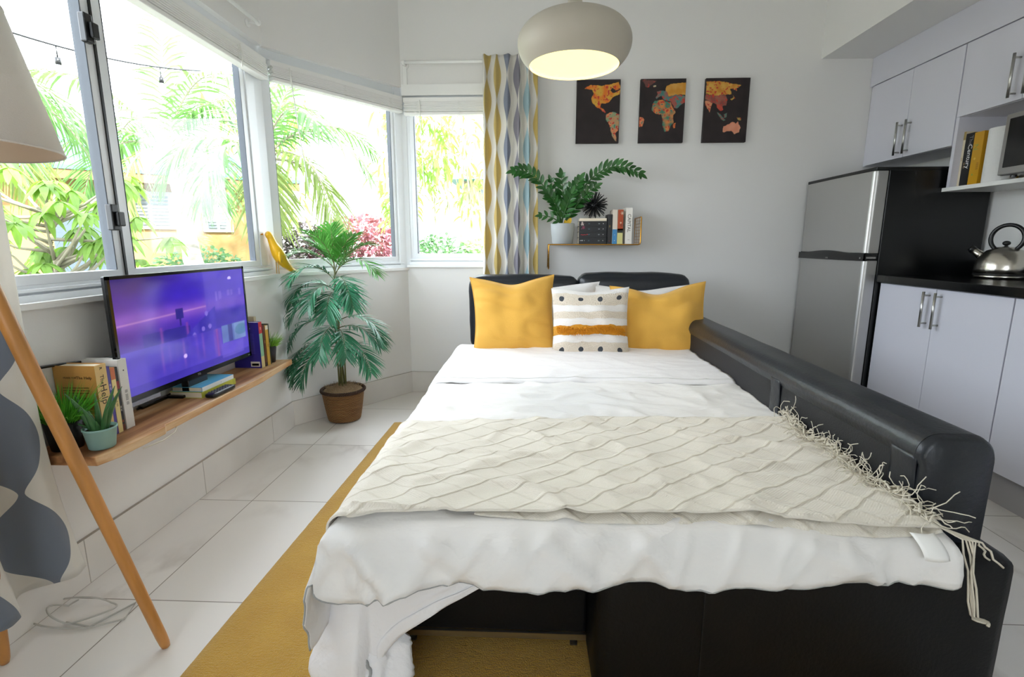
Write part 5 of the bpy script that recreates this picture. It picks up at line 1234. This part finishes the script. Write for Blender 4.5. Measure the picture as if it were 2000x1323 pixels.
# lime tree filling the narrow window
tr = thing('slender_tree', 'slender lime green tree filling the narrow right window', 'tree', (-1.2, 6.9, -.3)); rn = random.Random(33); b = MB(); lv = MB()
for k in range(5):
    x = -1.35 + .17 * k; b.tube([(x, 6.9, -.3), (x + .05, 6.9, 1.2), (x + rn.uniform(-.2, .2), 6.9, 2.6)], [.022, .016, .008], 6)
for i in range(75):
    c = (rn.uniform(-2.0, -.25), rn.uniform(6.4, 7.4), 1.42 + 1.7 * rn.random() ** .9)
    crown(lv, c, .17, .17, .14, 16, .15, .045, rn, droopy=.9, shell=.1)
b.build('stems', M_twig, tr); lv.build('foliage', L_lime, tr)
# more leaves behind window 1 right / window 2 left
tr = thing('slender_tree', 'hazy yellow green tree between the left and middle windows', 'tree', (-4.6, 7.9, -.3)); b = MB(); lv = MB(); rn = random.Random(35)
b.tube([(-4.3, 8.0, -.3), (-4.2, 8.0, 1.2), (-4.4, 8.0, 2.8)], [.05, .04, .02], 8)
for i in range(60):
    crown(lv, (rn.uniform(-5.2, -3.5), rn.uniform(7.6, 8.3), 1.5 + 1.9 * rn.random()), .2, .2, .16, 13, .16, .05, rn, droopy=.8, shell=.1)
b.build('trunk', M_twig, tr); lv.build('foliage', L_lime, tr)
# yellow house
ct = V((-6.6, 8.5, 0)); tt = V((.789, .615, 0)); nn = V((-.615, .789, 0)); MH = frame(ct, tt, nn)
h = thing('yellow_house', 'yellow house with a teal roof beyond the garden', 'house', tuple(ct)[:2] + (-.3,))
MB().box(-3.6, 2.05, 0, 3.2, -.3, 2.3, 0, MH).build('wall', M_yel, h)
b = MB(); e = .45; zz_ = 2.26
v = [(-3.6 - e, -e, zz_), (2.05 + e, -e, zz_), (2.05 + e, 3.2 + e, zz_), (-3.6 - e, 3.2 + e, zz_), (-2.2, 1.6, 3.2), (.65, 1.6, 3.2)]
b.add(v + [(x, y, z - .06) for x, y, z in v[:4]], [(0, 1, 5, 4), (1, 2, 5), (2, 3, 4, 5), (3, 0, 4), (6, 9, 8, 7), (0, 6, 7, 1), (1, 7, 8, 2), (2, 8, 9, 3), (3, 9, 6, 0)], 0, MH); b.build('roof', M_teal, h)
MB().box(-3.6 - e + .02, 2.05 + e - .02, -e + .02, -e + .06, zz_ - .20, zz_ - .06, 0, MH).build('fascia', M_fasc, h)
def hwin(x0, x1, z0, z1, halves=2):
    f = MB().box(x0 - .06, x1 + .06, -.05, .0, z0 - .06, z1 + .06, 0, MH).build('window', M_wht, h); w_ = (x1 - x0) / halves
    for k in range(halves):
        b = MB(); n = 9
        for i in range(n):
            z = z0 + (z1 - z0) * i / n; b.box(x0 + w_ * k + .02, x0 + w_ * (k + 1) - .02, -.075, -.052, z + .01, z + (z1 - z0) / n - .012, 0, MH)
        b.build('louvres', M_shut, f)
hwin(-.16, .42, 1.40, 1.90); hwin(.94, 1.30, 1.36, 1.84); hwin(1.72, 1.98, 1.15, 1.80, 1)
MB().box(-1.15, -.52, -.06, 0, -.3, 1.72, 0, MH).build('door', M_door, h); MB().box(-.50, -.42, -.07, 0, -.3, 1.8, 0, MH).build('door_post', M_wht, h)
# second house, low wall
h2 = thing('distant_house', 'distant pale house with a teal roof behind the slender tree', 'house', (-.6, 12.5, -.3))
MB().box(-1.6, .8, 12, 15, -.3, 2.55).build('wall', mat('cream_stucco', (.30, .26, .18), .9), h2)
b = MB(); b.add([(-1.9, 11.6, 2.5), (1.1, 11.6, 2.5), (1.1, 15.4, 2.5), (-1.9, 15.4, 2.5), (-1.0, 13.5, 3.3), (.2, 13.5, 3.3)], [(0, 1, 5, 4), (1, 2, 5), (2, 3, 4, 5), (3, 0, 4), (0, 3, 2, 1)]); b.build('roof', M_teal, h2)
MB().box(-1.28, -.95, 11.97, 12.0, 2.05, 2.32).build('window', M_door, h2)
tag(MB().box(-1.35, .6, 5.55, 5.65, -.3, .90).build('garden_wall', mat('garden_wall_white', (.40, .40, .40), .8), bevel=.01), 'low white garden wall beyond the narrow window', 'wall')
tag(MB().box(-3.9, -1.5, 7.3, 7.4, -.3, .72).build('garden_wall', mat('garden_wall_pale', (.33, .34, .34), .8), bevel=.01), 'low pale wall below the red croton', 'wall')
# string lights
sl = thing('string_lights', 'dark string light cable with hanging bulbs across the left window', 'string lights', (-3.0, 2.9, 2.3)); b = MB()
A_, B_ = V((-3.4, 1.6, 2.52)), V((-2.75, 4.4, 2.50)); f_ = lambda t: A_.lerp(B_, t) + V((0, 0, -.20 * 4 * t * (1 - t)))
b.tube([f_(i / 30) for i in range(31)], .006, 6); b.build('cable', M_black, sl, smooth=True)
for t in (.12, .37, .62, .87):
    p = f_(t); b = MB(); b.tube([p, p - V((0, 0, .07))], .004, 6); b.tube([p - V((0, 0, .07)), p - V((0, 0, .11))], .016, 10); c = b.build('lamp_holder', M_black, sl, smooth=True)
    b = MB(); b.ball(p - V((0, 0, .135)), .026, 8); b.build('bulb', mat('bulb_glass', '#cfd4da', .1, trans=.6), c, smooth=True)
